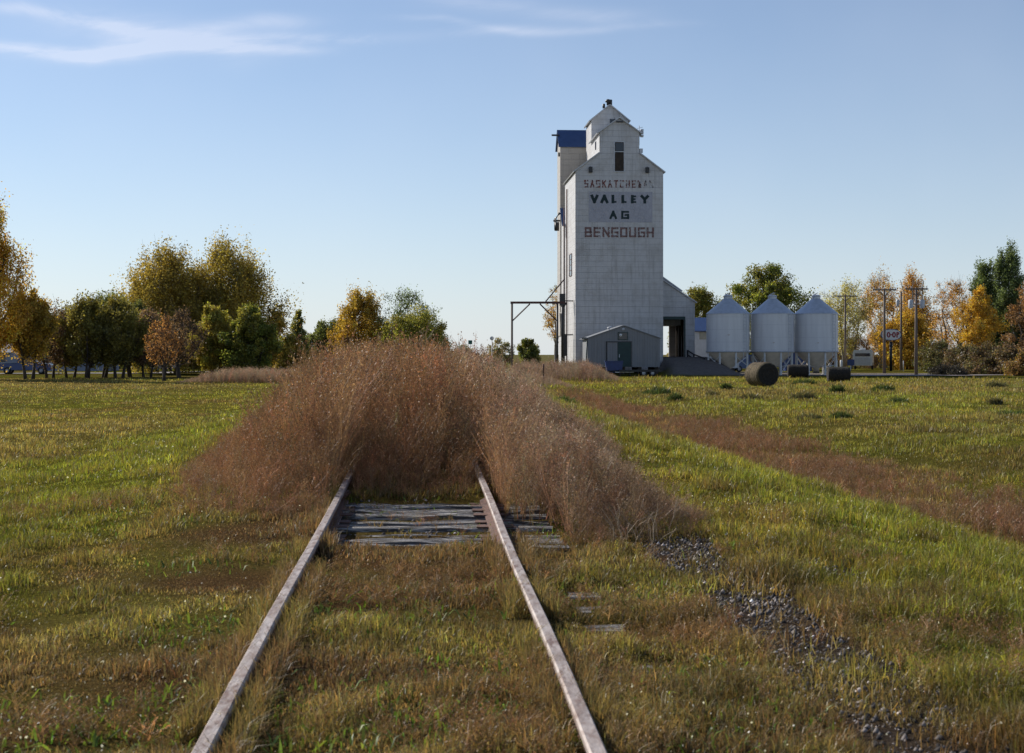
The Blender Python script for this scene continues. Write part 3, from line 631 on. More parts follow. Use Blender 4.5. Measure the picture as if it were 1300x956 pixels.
# front window with door under it
wx0, wx1 = (780.8-730.5)*s140, (792.3-730.5)*s140
b = MB(); b.box(wx0, wx1, -.03, -.01, ez(217), ez(180)); wn_ = b.build('window', M['interior'], el)
b = MB(); b.box(wx0+.06, wx1-.06, -.045, -.032, ez(191), ez(181)); b.build('pane', M['glass'], wn_)
b = MB(); t_ = .07
b.box(wx0-t_, wx0, -.06, -.008, ez(217), ez(180)); b.box(wx1, wx1+t_, -.06, -.008, ez(217), ez(180)); b.box(wx0-t_, wx1+t_, -.062, -.007, ez(180), ez(180)+t_); b.box(wx0, wx1, -.06, -.033, ez(192.6), ez(191.6)); b.box(wx0-.1, wx1+.1, -.09, -.007, ez(217)-t_, ez(217))
b.build('frame', M['trim'], wn_)
for px in (749.7, 822.2):
    xx = (px-730.5)*s140; b = MB(); b.box(xx-.17, xx+.17, -.30, -.01, ez(219), ez(212)); b.box(xx-.13, xx+.13, -.34, -.30, ez(218.4), ez(212.8)); b.box(xx-.02, xx+.02, -.2, -.01, ez(212), ez(211.2)); b.build('floodlight', M['blacksteel'], el)
b = MB(); b.box(c0+.05-.35, c0+.05+.3, -.20, -.012, zP-.42, zP-.30); b.build('peak_lamp', M['blacksteel'], el)
# side window on the lit wall
b = MB(); b.box(-.04, -.01, 3.2, 5.3, ez(350, 143.5), ez(322, 143.5)); sw = b.build('window', M['glass'], el)
b = MB()
for yy0 in (3.1, 5.3): b.box(-.07, -.008, yy0, yy0+.12, ez(350, 143.5), ez(322, 143.5))
for zz in np.linspace(ez(350, 143.5), ez(322, 143.5), 5): b.box(-.06, -.042, 3.22, 5.3, zz-.03, zz+.03)
b.build('frame', M['rust'], sw)
b = MB(); b.box(c0-hc-.04, c0-hc-.01, 2.6, 3.3, zC-1.3, zC-.5); b.build('window', M['glass'], cup)
# antennas on the right shoulder
b = MB(); ax = c0+hc+.05
b.tube([(ax, .4, zC-1.2), (ax, .4, zC+.75)], .035, 6)
for q in (.1, .4, .65): b.lathe([(0, 0), (.16, .0), (.19, .22), (0, .24)], 10, (ax+.25, .3, zC+q-.5)); b.bar((ax, .4, zC+q-.4), (ax+.25, .3, zC+q-.4), .04)
b.box(ax+.0, ax+.32, .1, .4, zS+.1, zS+.5); b.bar((ax-.2, .4, zC+.45), (ax+.35, .4, zC+.6), .03)
b.build('antenna', M['trim'], el)
# ---- annex behind, blue roof, standing proud to the left
axl = -.28; ay0, ay1 = 12.6, 15.9; da = 152.6
zA0, zA1 = ez(185, da), ez(166, 154.3)
b = MB(); b.prism([(ay0, 4), (ay1, 4), (ay1, zA0), ((ay0+ay1)/2, zA1), (ay0, zA0)], axl, c0+1, 'x'); an = b.build('annex', M['wallbeige'], el)
def slab_x(b, y0, z0, y1, z1, x0, x1, t=.1, ov=.25):
    dy, dz = y1-y0, z1-z0; L = math.hypot(dy, dz); ey, e2 = dy/L, dz/L; ny, nz = -e2, ey
    if nz < 0: ny, nz = -ny, -nz
    y0 -= ey*ov; z0 -= e2*ov
    b.prism([(y0+ny*.004, z0+nz*.004), (y1+ny*.004, z1+nz*.004), (y1+ny*t, z1+nz*t), (y0+ny*t, z0+nz*t)], x0, x1, 'x')
b = MB(); slab_x(b, ay0, zA0, (ay0+ay1)/2, zA1, axl-.2, c0+1.2); slab_x(b, ay1, zA0, (ay0+ay1)/2, zA1, axl-.203, c0+1.203); b.build('roof', M['blueroof'], an)
zL = ez(286, 150.8)
b = MB(); b.prism([(10.3, -.3), (15.6, -.3), (15.6, zL+1.9), (12.5, zL+1.9), (10.3, zL)], axl+.12, 4.2, 'x'); lo = b.build('annex', M['wall'], el)
b = MB(); slab_x(b, 10.3, zL, 12.5, zL+1.9, axl-.05, 4.2); b.build('roof', M['blueroof'], lo)
b = MB(); b.tube([(axl, 13.5, ez(171, 153)), (axl-.85, 13.4, ez(171, 153))], .10, 8); b.build('boom', M['blacksteel'], el)
b = MB(); b.box(axl-.16, axl-.02, 13, 13.5, ez(198, 153), ez(193.5, 153)); b.build('side_lamp', M['blacksteel'], el)
b = MB(); zz = ez(290, 150.6); b.tube([(axl-.25, 10.6, zz+1.6), (axl-.75, 10.2, zz+1.0), (axl-.75, 10.1, zz-.2)], .13, 8); b.box(axl-.95, axl-.25, 10.1, 10.5, ez(281, 150), ez(279, 150)); b.tube([(axl-.6, 10.1, zz-.3), (axl-.6, 10.1, zz+.6)], .25, 8); b.build('chute', M['blacksteel'], el)
b = MB(); xs_ = -1.05
b.tube([(xs_, 2.0, ez(374, 142)), (xs_, 2.0, ez(462, 142))], .17, 8); b.box(xs_-.32, xs_+.25, 1.8, 2.2, ez(388, 142), ez(373, 142)); b.tube([(xs_+.35, 2.1, ez(384, 142)), (xs_-.2, 2.1, ez(398, 142)), (xs_-.05, 2.1, ez(425, 142))], .12, 8)
b.box(xs_-.0, xs_+.42, 1.9, 2.3, ez(452, 142), ez(424, 142)); b.bar((xs_, 2, ez(425, 142)), (-.01, 2.1, ez(425, 142)), .08); b.bar((xs_, 2, ez(382, 142)), (-.01, 2.1, ez(382, 142)), .08); b.build('loading_spout', M['blacksteel'], el)
b = MB(); b.tube([(-.12, 7.2, -.2), (-.12, 7.2, ez(240, 147))], .07, 6); b.tube([(-.32, 8.2, -.2), (-.32, 8.2, ez(262, 147))], .05, 6); b.build('downpipe', M['rust'], el)
# ---- lettering: block strokes
ST = {'S': [(1,1,0,1),(0,1,0,.5),(0,.5,1,.5),(1,.5,1,0),(1,0,0,0)], 'A': [(0,0,.5,1),(.5,1,1,0),(.22,.38,.78,.38)], 'K': [(0,0,0,1),(0,.45,1,1),(.3,.6,1,0)], 'T': [(0,1,1,1),(.5,0,.5,1)],
      'C': [(1,1,0,1),(0,1,0,0),(0,0,1,0)], 'H': [(0,0,0,1),(1,0,1,1),(0,.5,1,.5)], 'E': [(0,0,0,1),(0,1,1,1),(0,.5,.8,.5),(0,0,1,0)], 'W': [(0,1,.25,0),(.25,0,.5,.8),(.5,.8,.75,0),(.75,0,1,1)],
      'N': [(0,0,0,1),(0,1,1,0),(1,0,1,1)], 'B': [(0,0,0,1),(0,1,.9,1),(.9,1,.9,.5),(0,.5,1,.5),(1,.5,1,0),(0,0,1,0)], 'G': [(1,1,0,1),(0,1,0,0),(0,0,1,0),(1,0,1,.5),(.55,.5,1,.5)],
      'O': [(0,0,0,1),(0,1,1,1),(1,1,1,0),(1,0,0,0)], 'U': [(0,1,0,0),(0,0,1,0),(1,0,1,1)], 'V': [(0,1,.5,0),(.5,0,1,1)], 'L': [(0,1,0,0),(0,0,1,0)], 'Y': [(0,1,.5,.48),(1,1,.5,.48),(.5,.5,.5,0)]}
def letters(word, x0, x1, z0, z1, th, gap, yb, name, m, parent, serif=0.0):
    n = len(word); wl = (x1-x0-gap*(n-1))/n; b = MB(); lay = 0
    for i, ch in enumerate(word):
        ox = x0+i*(wl+gap)
        for (a, c_, e, g) in ST[ch]:
            p = (ox+th/2+a*(wl-th), z0+th/2+c_*(z1-z0-th)); q = (ox+th/2+e*(wl-th), z0+th/2+g*(z1-z0-th))
            dx, dz = q[0]-p[0], q[1]-p[1]; L = math.hypot(dx, dz); dx /= L; dz /= L; h_ = th/2; lay = (lay+1) % 7; y_ = yb-lay*.0011
            P4 = [(p[0]-dx*h_-dz*h_, p[1]-dz*h_+dx*h_), (p[0]-dx*h_+dz*h_, p[1]-dz*h_-dx*h_), (q[0]+dx*h_+dz*h_, q[1]+dz*h_-dx*h_), (q[0]+dx*h_-dz*h_, q[1]+dz*h_+dx*h_)]
            b.prism(P4, y_-.004, y_)
    return b.build(name, m, parent)
def lx(px): return (px-730.5)*s140*1.0
M['patch'] = flake('pale_blue_paint', (.52, .515, .565), .10, .95, 1.0)
b = MB(); b.box(lx(747.5), lx(829), -.014, -.010, ez(282), ez(243)); b.build('paint_patch', M['patch'], el)
M['fred'] = flake('faded_red_paint', (.22, .07, .055), .42, .56, 3.0, fade=.13)
M['dred'] = flake('worn_red_paint', (.20, .11, .10), .47, .58, 4.0)
M['dgreen'] = flake('dark_green_letters', (.004, .020, .022), .74, .86, 4.0)
letters('SASKATCHEWAN', lx(741.8), lx(830.5), ez(238), ez(228.3), .13, .17, -.018, 'lettering', M['fred'], el)
letters('BENGOUGH', lx(742.2), lx(831), ez(301), ez(288.3), .19, .15, -.018, 'lettering', M['dred'], el)
def text_mesh(s, size, off=.0, ext=.004):
    cu = bpy.data.curves.new('t', 'FONT'); cu.body = s; cu.size = size; cu.offset = off; cu.extrude = ext; cu.align_x = 'CENTER'; cu.align_y = 'CENTER'; cu.space_character = 1.0
    o = bpy.data.objects.new('t', cu); COL.objects.link(o); dg = bpy.context.evaluated_depsgraph_get(); me = bpy.data.meshes.new_from_object(o.evaluated_get(dg)); bpy.data.objects.remove(o); bpy.data.curves.remove(cu); return me
def text_fit(s, x0, x1, z0, z1, y, m, parent, name='lettering', off=.03):
    me = text_mesh(s, 1.0, off); n = len(me.vertices); v = np.zeros(n*3, np.float32); me.vertices.foreach_get('co', v); v = v.reshape(-1, 3)
    mn, mxx = v.min(0), v.max(0); nx = x0+(v[:, 0]-mn[0])/(mxx[0]-mn[0])*(x1-x0); nz = z0+(v[:, 1]-mn[1])/(mxx[1]-mn[1])*(z1-z0); v2 = np.stack([nx, y-v[:, 2], nz], -1).astype(np.float32)
    me.vertices.foreach_set('co', v2.ravel()); me.update(); me.name = name; return link(bpy.data.objects.new(name, me), parent, m)
lets = [('V', 749.8, 759.8), ('A', 762.4, 772.6), ('L', 776.6, 783.6), ('L', 789.2, 796.4), ('E', 801.4, 808.8), ('Y', 813.8, 824.6)]
mes = MB()
def bold(word_boxes, z0, z1, th, name):
    b = MB(); lay = 0
    for ch, a, e in word_boxes:
        x0, x1 = lx(a), lx(e)
        for (p0, p1, q0, q1) in ST[ch]:
            p = (x0+th/2+p0*(x1-x0-th), z0+th/2+p1*(z1-z0-th)); q = (x0+th/2+q0*(x1-x0-th), z0+th/2+q1*(z1-z0-th))
            dx, dz = q[0]-p[0], q[1]-p[1]; L = math.hypot(dx, dz); dx /= L; dz /= L; h_ = th/2 if abs(dz) > .3 else .09; lay = (lay+1) % 7; y_ = -.020-lay*.0011
            b.prism([(p[0]-dx*h_-dz*h_, p[1]-dz*h_+dx*h_), (p[0]-dx*h_+dz*h_, p[1]-dz*h_-dx*h_), (q[0]+dx*h_+dz*h_, q[1]+dz*h_-dx*h_), (q[0]+dx*h_-dz*h_, q[1]+dz*h_+dx*h_)], y_-.004, y_)
    return b.build(name, M['dgreen'], el)
bold(lets, ez(257.8), ez(247), .275, 'lettering')
bold([('A', 774, 783.6), ('G', 789, 799.2)], ez(277.8), ez(267.2), .215, 'lettering')
# ---- drive shed on the right
dx0, dx1 = WB+.004, WB+3.62; fy = 2.4; by_ = 11.2; dsc = 143.4
z1_, z2_ = ez(353.5, dsc), ez(383.5, dsc); oz0, oz1 = 1.5, ez(405.5, dsc); ox1 = dx0+2.52
b = MB()
b.prism([(dx0, oz1), (ox1, oz1), (ox1, .0), (dx1, .0), (dx1, z2_), (dx0, z1_)], fy, fy+.2)
b.prism([(dx0, oz1), (ox1, oz1), (ox1, .0), (dx1, .0), (dx1, z2_), (dx0, z1_)], by_, by_+.2)
b.box(dx1-.15, dx1-.002, fy+.2, by_, .0, z2_-.05)
ds = b.build('drive_shed', M['wall'], el)
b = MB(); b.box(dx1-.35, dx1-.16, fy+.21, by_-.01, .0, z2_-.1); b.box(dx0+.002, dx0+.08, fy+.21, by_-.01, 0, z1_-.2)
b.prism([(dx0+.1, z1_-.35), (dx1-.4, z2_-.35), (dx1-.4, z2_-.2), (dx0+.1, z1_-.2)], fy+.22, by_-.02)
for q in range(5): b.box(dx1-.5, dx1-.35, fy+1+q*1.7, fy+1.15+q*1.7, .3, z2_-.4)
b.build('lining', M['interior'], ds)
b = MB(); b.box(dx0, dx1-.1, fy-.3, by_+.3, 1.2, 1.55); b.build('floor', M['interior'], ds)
b = MB(); roofslab(b, dx1, z2_, dx0+.01, z1_, fy-.2, by_+.4, ov=.2); b.build('roof', M['trim'], ds)
b = MB(); b.box(dx0, ox1+.12, fy-.05, fy-.005, oz1-.02, oz1+.28); b.box(ox1, ox1+.14, fy-.05, fy-.005, 1.3, oz1-.02); b.build('door_frame', M['greendoor'], ds)
b = MB(); z3, z4 = ez(344, 147), ez(369, 147)
b.prism([(dx0+.0, 5), (dx1-.75, 5), (dx1-.75, z4), (dx0, z3)], 6.2, 10.8); up = b.build('annex', M['wall'], el)
b = MB(); roofslab(b, dx1-.75, z4, dx0+.01, z3, 6.0, 11.0, ov=.15); b.build('roof', M['trim'], up)
b = MB()
rl = [(ox1+.35, fy-.1, 1.5), (ox1+.75, fy-1.3, 1.1), (ox1+1.4, fy-3.4, .7)]
for i in range(len(rl)): b.bar((rl[i][0], rl[i][1], rl[i][2]-.9), (rl[i][0], rl[i][1], rl[i][2]+.95), .12)
for dz in (.9, .45): b.bar((rl[0][0], rl[0][1], rl[0][2]+dz), (rl[1][0], rl[1][1], rl[1][2]+dz), .1); b.bar((rl[1][0], rl[1][1], rl[1][2]+dz), (rl[2][0], rl[2][1], rl[2][2]+dz), .1)
b.build('ramp_railing', M['blacksteel'], el)

# ------------------------------------------------------------------ small metal shed in front
sd_ = 133.0; sx0, sx1 = PX(746, sd_), PX(838.5, sd_)
sh = empty('metal_shed', (sx0, sd_, 0), 'small grey ribbed metal shed with a dark green door in front of the elevator', 'shed', rz=rz)
SW = sx1-sx0; zb = PZ(466, sd_); ze = PZ(429.5, sd_); zp = PZ(413.5, sd_); sdp = 4.2
b = MB(); b.prism([(0, zb), (SW, zb), (SW, ze), (SW/2, zp), (0, ze)], 0, sdp); b.build('wall', M['shedwall'], sh)
b = MB(); roofslab(b, 0, ze, SW/2, zp, -.12, sdp+.2, t=.07, ov=.3); roofslab(b, SW, ze, SW/2, zp, -.123, sdp+.203, t=.07, ov=.12); b.build('roof', M['greyroof'], sh)
def sxp(px): return (px-746)*sd_/F
b = MB(); b.box(sxp(784.5), sxp(801), -.08, -.012, zb+.02, PZ(434.5, sd_)); dr = b.build('door', M['greendoor'], sh)
b = MB(); b.box(sxp(786), sxp(786.8), -.12, -.082, zb+.9, zb+1.2); b.build('handle', M['trim'], dr)
b = MB(); b.box(sxp(784.5), sxp(797.5), -.05, -.01, PZ(431.5, sd_), PZ(421.5, sd_)); wn3 = b.build('window', M['greendoor'], sh)
b = MB(); b.box(sxp(785.5), sxp(796.5), -.062, -.052, PZ(430.6, sd_), PZ(422.4, sd_)); b.build('pane', M['glass'], wn3)
b = MB(); b.box(sxp(771), sxp(784), -.055, -.010, zb+.35, PZ(435, sd_)); b.build('sliding_panel', M['shedwall'], sh)
b = MB(); b.box(sxp(769.3), sxp(771), -.06, -.008, zb+.3, PZ(434, sd_)); b.box(sxp(769.3), sxp(802.5), -.085, -.008, PZ(434.4, sd_), PZ(433.4, sd_)); b.box(sxp(801), sxp(802.2), -.06, -.008, zb, PZ(434.6, sd_)); b.build('door_track', M['dark'], sh)
b = MB(); b.lathe([(0, 0), (.14, 0), (.14, .03), (0, .04)], 14); yl_ = b.build('yard_lamp', M['trim'], sh); yl_.location = (sxp(791.5), -.02, PZ(418, sd_)); yl_.rotation_euler = (R(90), 0, 0)
b = MB(); b.lathe([(0, 0), (.14, 0), (.14, .03), (0, .04)], 14); y2_ = b.build('reflector', M['white'], sh); y2_.location = (sxp(788.2), -.07, PZ(425.5, sd_)); y2_.rotation_euler = (R(90), 0, 0)
b = MB(); b.tube([(-.05, .1, ze-.15), (-.12, .1, zb-.3)], .06, 8); b.bar((-.1, .0, ze+.05), (-.55, -.05, ze-.02), .08); b.build('downpipe', M['greendoor'], sh)
b = MB()
for q in np.linspace(.2, SW-.3, 5): b.box(q-.18, q+.18, .1, sdp-.1, -.1, zb-.003)
b.box(.0, SW, .3, .5, zb-.25, zb-.004) if False else None
b.build('skid', M['interior'], sh)
b = MB(); b.tube([(sxp(776), 1.5, PZ(420, sd_)-.4), (sxp(776), 1.5, PZ(417, sd_)+.05)], .06, 8); b.tube([(sxp(774), 1.5, PZ(416.5, sd_)), (sxp(779.5), 1.5, PZ(415.8, sd_)+.1)], .09, 8); b.build('flue', M['trim'], sh)

# ------------------------------------------------------------------ clutter by the shed
def gz(x, y): return float(H(x, y))
d = 130.5; ox = PX(780, d); o = empty('blue_bin', (ox, d, gz(ox, d)), 'blue steel bin with sloped side at the left front of the grey shed', 'bin')
b = MB(); b.prism([(-.7, .35), (.65, .35), (.75, 1.35), (-.85, 1.35)], -.5, .5); b.build('body', M['bluesteel'], o)
b = MB(); b.box(-.9, .8, -.56, .56, 1.353, 1.42); b.build('rim', M['bluesteel'], o)
b = MB(); b.box(-.6, -.45, -.45, .45, 0, .347); b.build('leg', M['dark'], o); b = MB(); b.box(.4, .55, -.45, .45, 0, .347); b.build('leg', M['dark'], o)
def wheel(r, w_, loc, parent, n=20):
    b = MB(); b.lathe([(r*.55, -w_/2), (r*.92, -w_/2), (r, -w_*.32), (r, w_*.32), (r*.92, w_/2), (r*.55, w_/2)], n); o = b.build('wheel', M['tyre'], parent)
    o.location = loc; o.rotation_euler = (0, R(90), 0)
    b = MB(); b.lathe([(0, -w_*.3), (r*.55, -w_*.42), (r*.56, w_*.42), (0, w_*.3)], n); h_ = b.build('rim', M['trim'], o); return o
d = 130.0; ox = PX(812, d); o = empty('flat_trailer', (ox, d, gz(ox, d)), 'low flat trailer with dark deck parked before the grey shed', 'trailer')
b = MB(); b.box(-1.9, 1.9, -.8, .8, .48, .60); b.build('deck', M['interior'], o)
b = MB(); b.box(-1.9, 1.9, -.86, -.803, .42, .62); b.bar((-1.9, 0, .5), (-2.9, 0, .45), .1); b.build('frame', M['blacksteel'], o)
for q in (.3, 1.1):
    for s in (-.75, .75):
        w_ = wheel(.31, .2, (q, s, .31), o); w_.rotation_euler = (R(90), 0, 0)
d = 129.6; ox = PX(793, d); o = empty('plank_stack', (ox, d, gz(ox, d)), 'short stack of pale planks on the ground before the green shed door', 'planks')
b = MB()
for q in range(3): b.box(-.8+random.uniform(-.1, .1), .75+random.uniform(-.1, .1), -.3+q*.21, -.1+q*.21, .36, .42)
b.build('plank', M['white'], o)
b = MB(); b.box(-.5, -.38, -.35, .35, 0, .357); b.box(.4, .52, -.35, .35, 0, .357); b.build('block', M['interior'], o)

# ------------------------------------------------------------------ hopper bins
def make_bin(px, d, label):
    cx = PX(px, d); r = 27.2*d/F; g = gz(cx, d); o = empty('hopper_bin', (cx, d, g), label, 'grain bin', 'hopper bottom grain bins in a row')
    zb_, ze_, zt_ = PZ(446, d)-g, PZ(398.5, d)-g, PZ(377, d)-g
    b = MB(); b.lathe([(r, zb_), (r, ze_)], 48); b.build('body', M['bin'], o)
    b = MB(); b.lathe([(r+.07, ze_-.05), (r+.07, ze_+.003), (.42, zt_-.18), (.42, zt_), (0, zt_)], 24, smooth=False); rf = b.build('roof', M['galv'], o)
    b = MB(); b.lathe([(0, 0), (.46, 0), (.46, .10), (.25, .22), (0, .22)], 14, (0, 0, zt_+.003)); b.bar((-.3, 0, zt_+.2), (.2, 0, zt_+.42), .06); b.build('cap', M['trim'], rf)
    b = MB(); b.lathe([(r-.01, zb_), (r-.01, zb_-.12), (.3, zb_-1.72), (.3, zb_-2.0), (0, zb_-2.0)], 36); hp = b.build('hopper', M['bincone'], o)
    b = MB(); b.lathe([(0, zb_-2.16), (.34, zb_-2.16), (.34, zb_-2.004), (0, zb_-2.004)], 12); b.build('slide_gate', M['dark'], hp)
    b = MB(); b.lathe([(r+.02, zb_-.10), (r+.06, zb_-.10), (r+.06, zb_+.06), (r+.02, zb_+.06)], 48); b.build('skirt_ring', M['trim'], o)
    nl = 8
    lb = None
    for k in range(nl):
        a = 2*math.pi*(k+.3)/nl; xk, yk = (r-.08)*math.cos(a), (r-.08)*math.sin(a); b = MB(); b.bar((xk, yk, 0), (xk, yk, zb_-.11), .13); b.box(xk-.13, xk+.13, yk-.13, yk+.13, -.02, .03); b.build('leg', M['white'], o)
    b = MB()
    for k in range(0, nl, 2):
        a = 2*math.pi*(k+.3)/nl; a2 = 2*math.pi*(k+1.3)/nl; q = r-.08
        b.bar((q*math.cos(a), q*math.sin(a), .15), (q*math.cos(a2), q*math.sin(a2), zb_-.5), .05); b.bar((q*math.cos(a2), q*math.sin(a2), .15), (q*math.cos(a), q*math.sin(a), zb_-.5), .05)
    for k in range(nl):
        a = 2*math.pi*(k+.3)/nl; a2 = 2*math.pi*(k+1.3)/nl; b.bar((q*math.cos(a), q*math.sin(a), .95), (.6*math.cos(a), .6*math.sin(a), .75), .05)
    b.build('brace', M['white'], o)
    b = MB(); a = R(-52); e1_ = np.array([math.cos(a), math.sin(a), 0]); e2_ = np.array([-math.sin(a), math.cos(a), 0])
    for s in (-.2, .2):
        p = e1_*(r+.13)+e2_*s; b.bar((p[0], p[1], zb_-.8), (p[0], p[1], ze_+.2), .035)
    for q in np.arange(zb_-.7, ze_+.1, .33):
        p = e1_*(r+.13)-e2_*.2; p2 = e1_*(r+.13)+e2_*.2; b.bar((p[0], p[1], q), (p2[0], p2[1], q), .028)
    b.build('ladder', M['trim'], o)
    return o
make_bin(924.2, 140, 'white hopper bottom grain bin nearest the elevator with a rust spot')
make_bin(980.5, 140.6, 'white hopper bottom grain bin standing between the other two bins')
make_bin(1036, 141.2, 'white hopper bottom grain bin at the right end nearest the sign')

# ------------------------------------------------------------------ round bales
def bale(px, d, dia, ln, ang, label, py=None):
    cx = PX(px, d); g = gz(cx, d); o = empty('round_bale', (cx, d, g), label, 'bale', 'round hay bales by the bins'); o.rotation_euler = (0, 0, ang); r = dia/2
    def ring(rr, y, sag=.93): return [(rr*math.cos(2*math.pi*k/36)*(1+.02*math.sin(k*3.1+y*9)), y, r*sag+rr*sag*math.sin(2*math.pi*k/36)*(1+.02*math.cos(k*2.3))) for k in range(36)]
    b = MB(); prof = [(r*.90, -ln/2), (r*.985, -ln/2+.07)]+[(r*(1+.012*math.sin(q*5)), -ln/2+.15+q*(ln-.3)/10) for q in range(11)]+[(r*.985, ln/2-.07), (r*.90, ln/2)]
    rs = [ring(a, y) for a, y in prof]
    for q in rs: b.v += q
    for i in range(len(rs)-1):
        for k in range(36): j = (k+1) % 36; b.f.append((i*36+k, i*36+j, (i+1)*36+j, (i+1)*36+k)); b.sm.append(True)
    b.build('hay_roll', M['hay'] if dia > 1.5 else M['haydark'], o)
    for s in (-1, 1):
        b = MB(); rr = [ring(r*f, s*(ln/2+w_)) for f, w_ in ((.90, .0), (.8, .02), (.62, .005), (.5, .025), (.3, .0), (.15, .02), (.02, .01))]
        for q in rr: b.v += q
        for i in range(len(rr)-1):
            for k in range(36): j = (k+1) % 36; b.f.append((i*36+k, i*36+j, (i+1)*36+j, (i+1)*36+k)); b.sm.append(False)
        b.build('end_face', M['haydark'], o)
    if dia > 1.5:
        for q in range(7):
            yq = -ln/2+.18+q*(ln-.36)/6+random.gauss(0, .015); b = MB(); pts = [(r*1.015*math.cos(2*math.pi*k/30), yq, r*.93+r*.945*math.sin(2*math.pi*k/30)) for k in range(31)]; b.tube(pts, .012, 4); b.build('twine', M['stalk'], o)
    # straw sticking out
    n = 500; a = rng.uniform(0, 6.28, n); yv = rng.uniform(-ln/2, ln/2, n); b = MB()
    for q in range(n):
        p = np.array([r*math.cos(a[q]), yv[q], r*.93+r*.93*math.sin(a[q])]); e = p+np.array([math.cos(a[q])*.05, rng.normal(0, .05), math.sin(a[q])*.05+rng.normal(0, .03)]); s_ = np.array([.008, .01, .0]); b.add([p-s_, p+s_, e], [(0, 1, 2)])
    b.build('loose_straw', M['hay'], o)['kind'] = 'stuff'; return o
bale(967, 89, 1.62, 1.55, R(22), 'big dark round bale lying nearest, its end turned to the viewer')
bale(1013, 124, 1.2, 1.75, R(84), 'dark round bale side on below the rightmost gap of the bins')
bale(1064.5, 106, 1.22, 1.6, R(86), 'dark round bale side on at the far right of the bins')

# ------------------------------------------------------------------ loading frame
d = 135.0; o = empty('loading_frame', (PX(650, d), d, gz(PX(650, d), d)), 'rusty steel loading frame with two posts and a top beam left of the elevator', 'steel frame')
g = o.location.z; zt = PZ(384.5, d)-g; wf = 57.5*d/F
for xx in (0, wf): b = MB(); b.tube([(xx, 0, -.2), (xx, 0, zt-.08)], .10, 8); b.build('post', M['pole'] if xx == 0 else M['blacksteel'], o)
b = MB(); b.box(-.15, wf+.75, -.09, .09, zt-.08, zt+.13); b.build('beam', M['rust'], o)
b = MB(); b.bar((.05, 0, zt-1.7), (1.7, 0, zt-.1), .09); b.bar((wf-.05, 0, zt-1.7), (wf-1.65, 0, zt-.1), .09); b.build('brace', M['rust'], o)
b = MB(); b.bar((wf-1.1, 0, zt+.13), (wf+.75, 1.2, zt+2.35), .09); b.build('stay', M['rust'], o)
d = 92; ox = PX(690, d); b = MB(); b.lathe([(0, 0), (.05, 0), (.05, 1.35), (.03, 1.42), (0, 1.42)], 8); p_ = b.build('marker_post', M['rust']); p_.location = (ox, d, gz(ox, d)); tag(p_, 'rusty metal marker post standing in the weeds by the frame', 'post')

# ------------------------------------------------------------------ office building right of the elevator
d = 158.0; ox = PX(888, d); o = empty('office_building', (ox, d, gz(ox, d)), 'low white office building with blue roof between elevator and bins', 'building')
wz, rz_ = PZ(428, d), PZ(413, d+2.5); L_ = 4.4
b = MB(); b.box(-1.5, L_, 0, 5, -.3, wz); b.build('wall', M['white'], o)
b = MB(); slab_x(b, 0, wz, 2.5, rz_, -1.7, L_+.2, ov=.4); slab_x(b, 5, wz, 2.5, rz_, -1.703, L_+.203, ov=.4); b.build('roof', M['blueroof'], o)
b = MB(); b.box(.0, 1.0, -.04, -.008, PZ(440, d), PZ(430.5, d)); b.build('window', M['cream'], o)
b = MB(); b.box(2.5, 3.5, -.04, -.008, .3, 2.4); b.build('door', M['greendoor'], o)

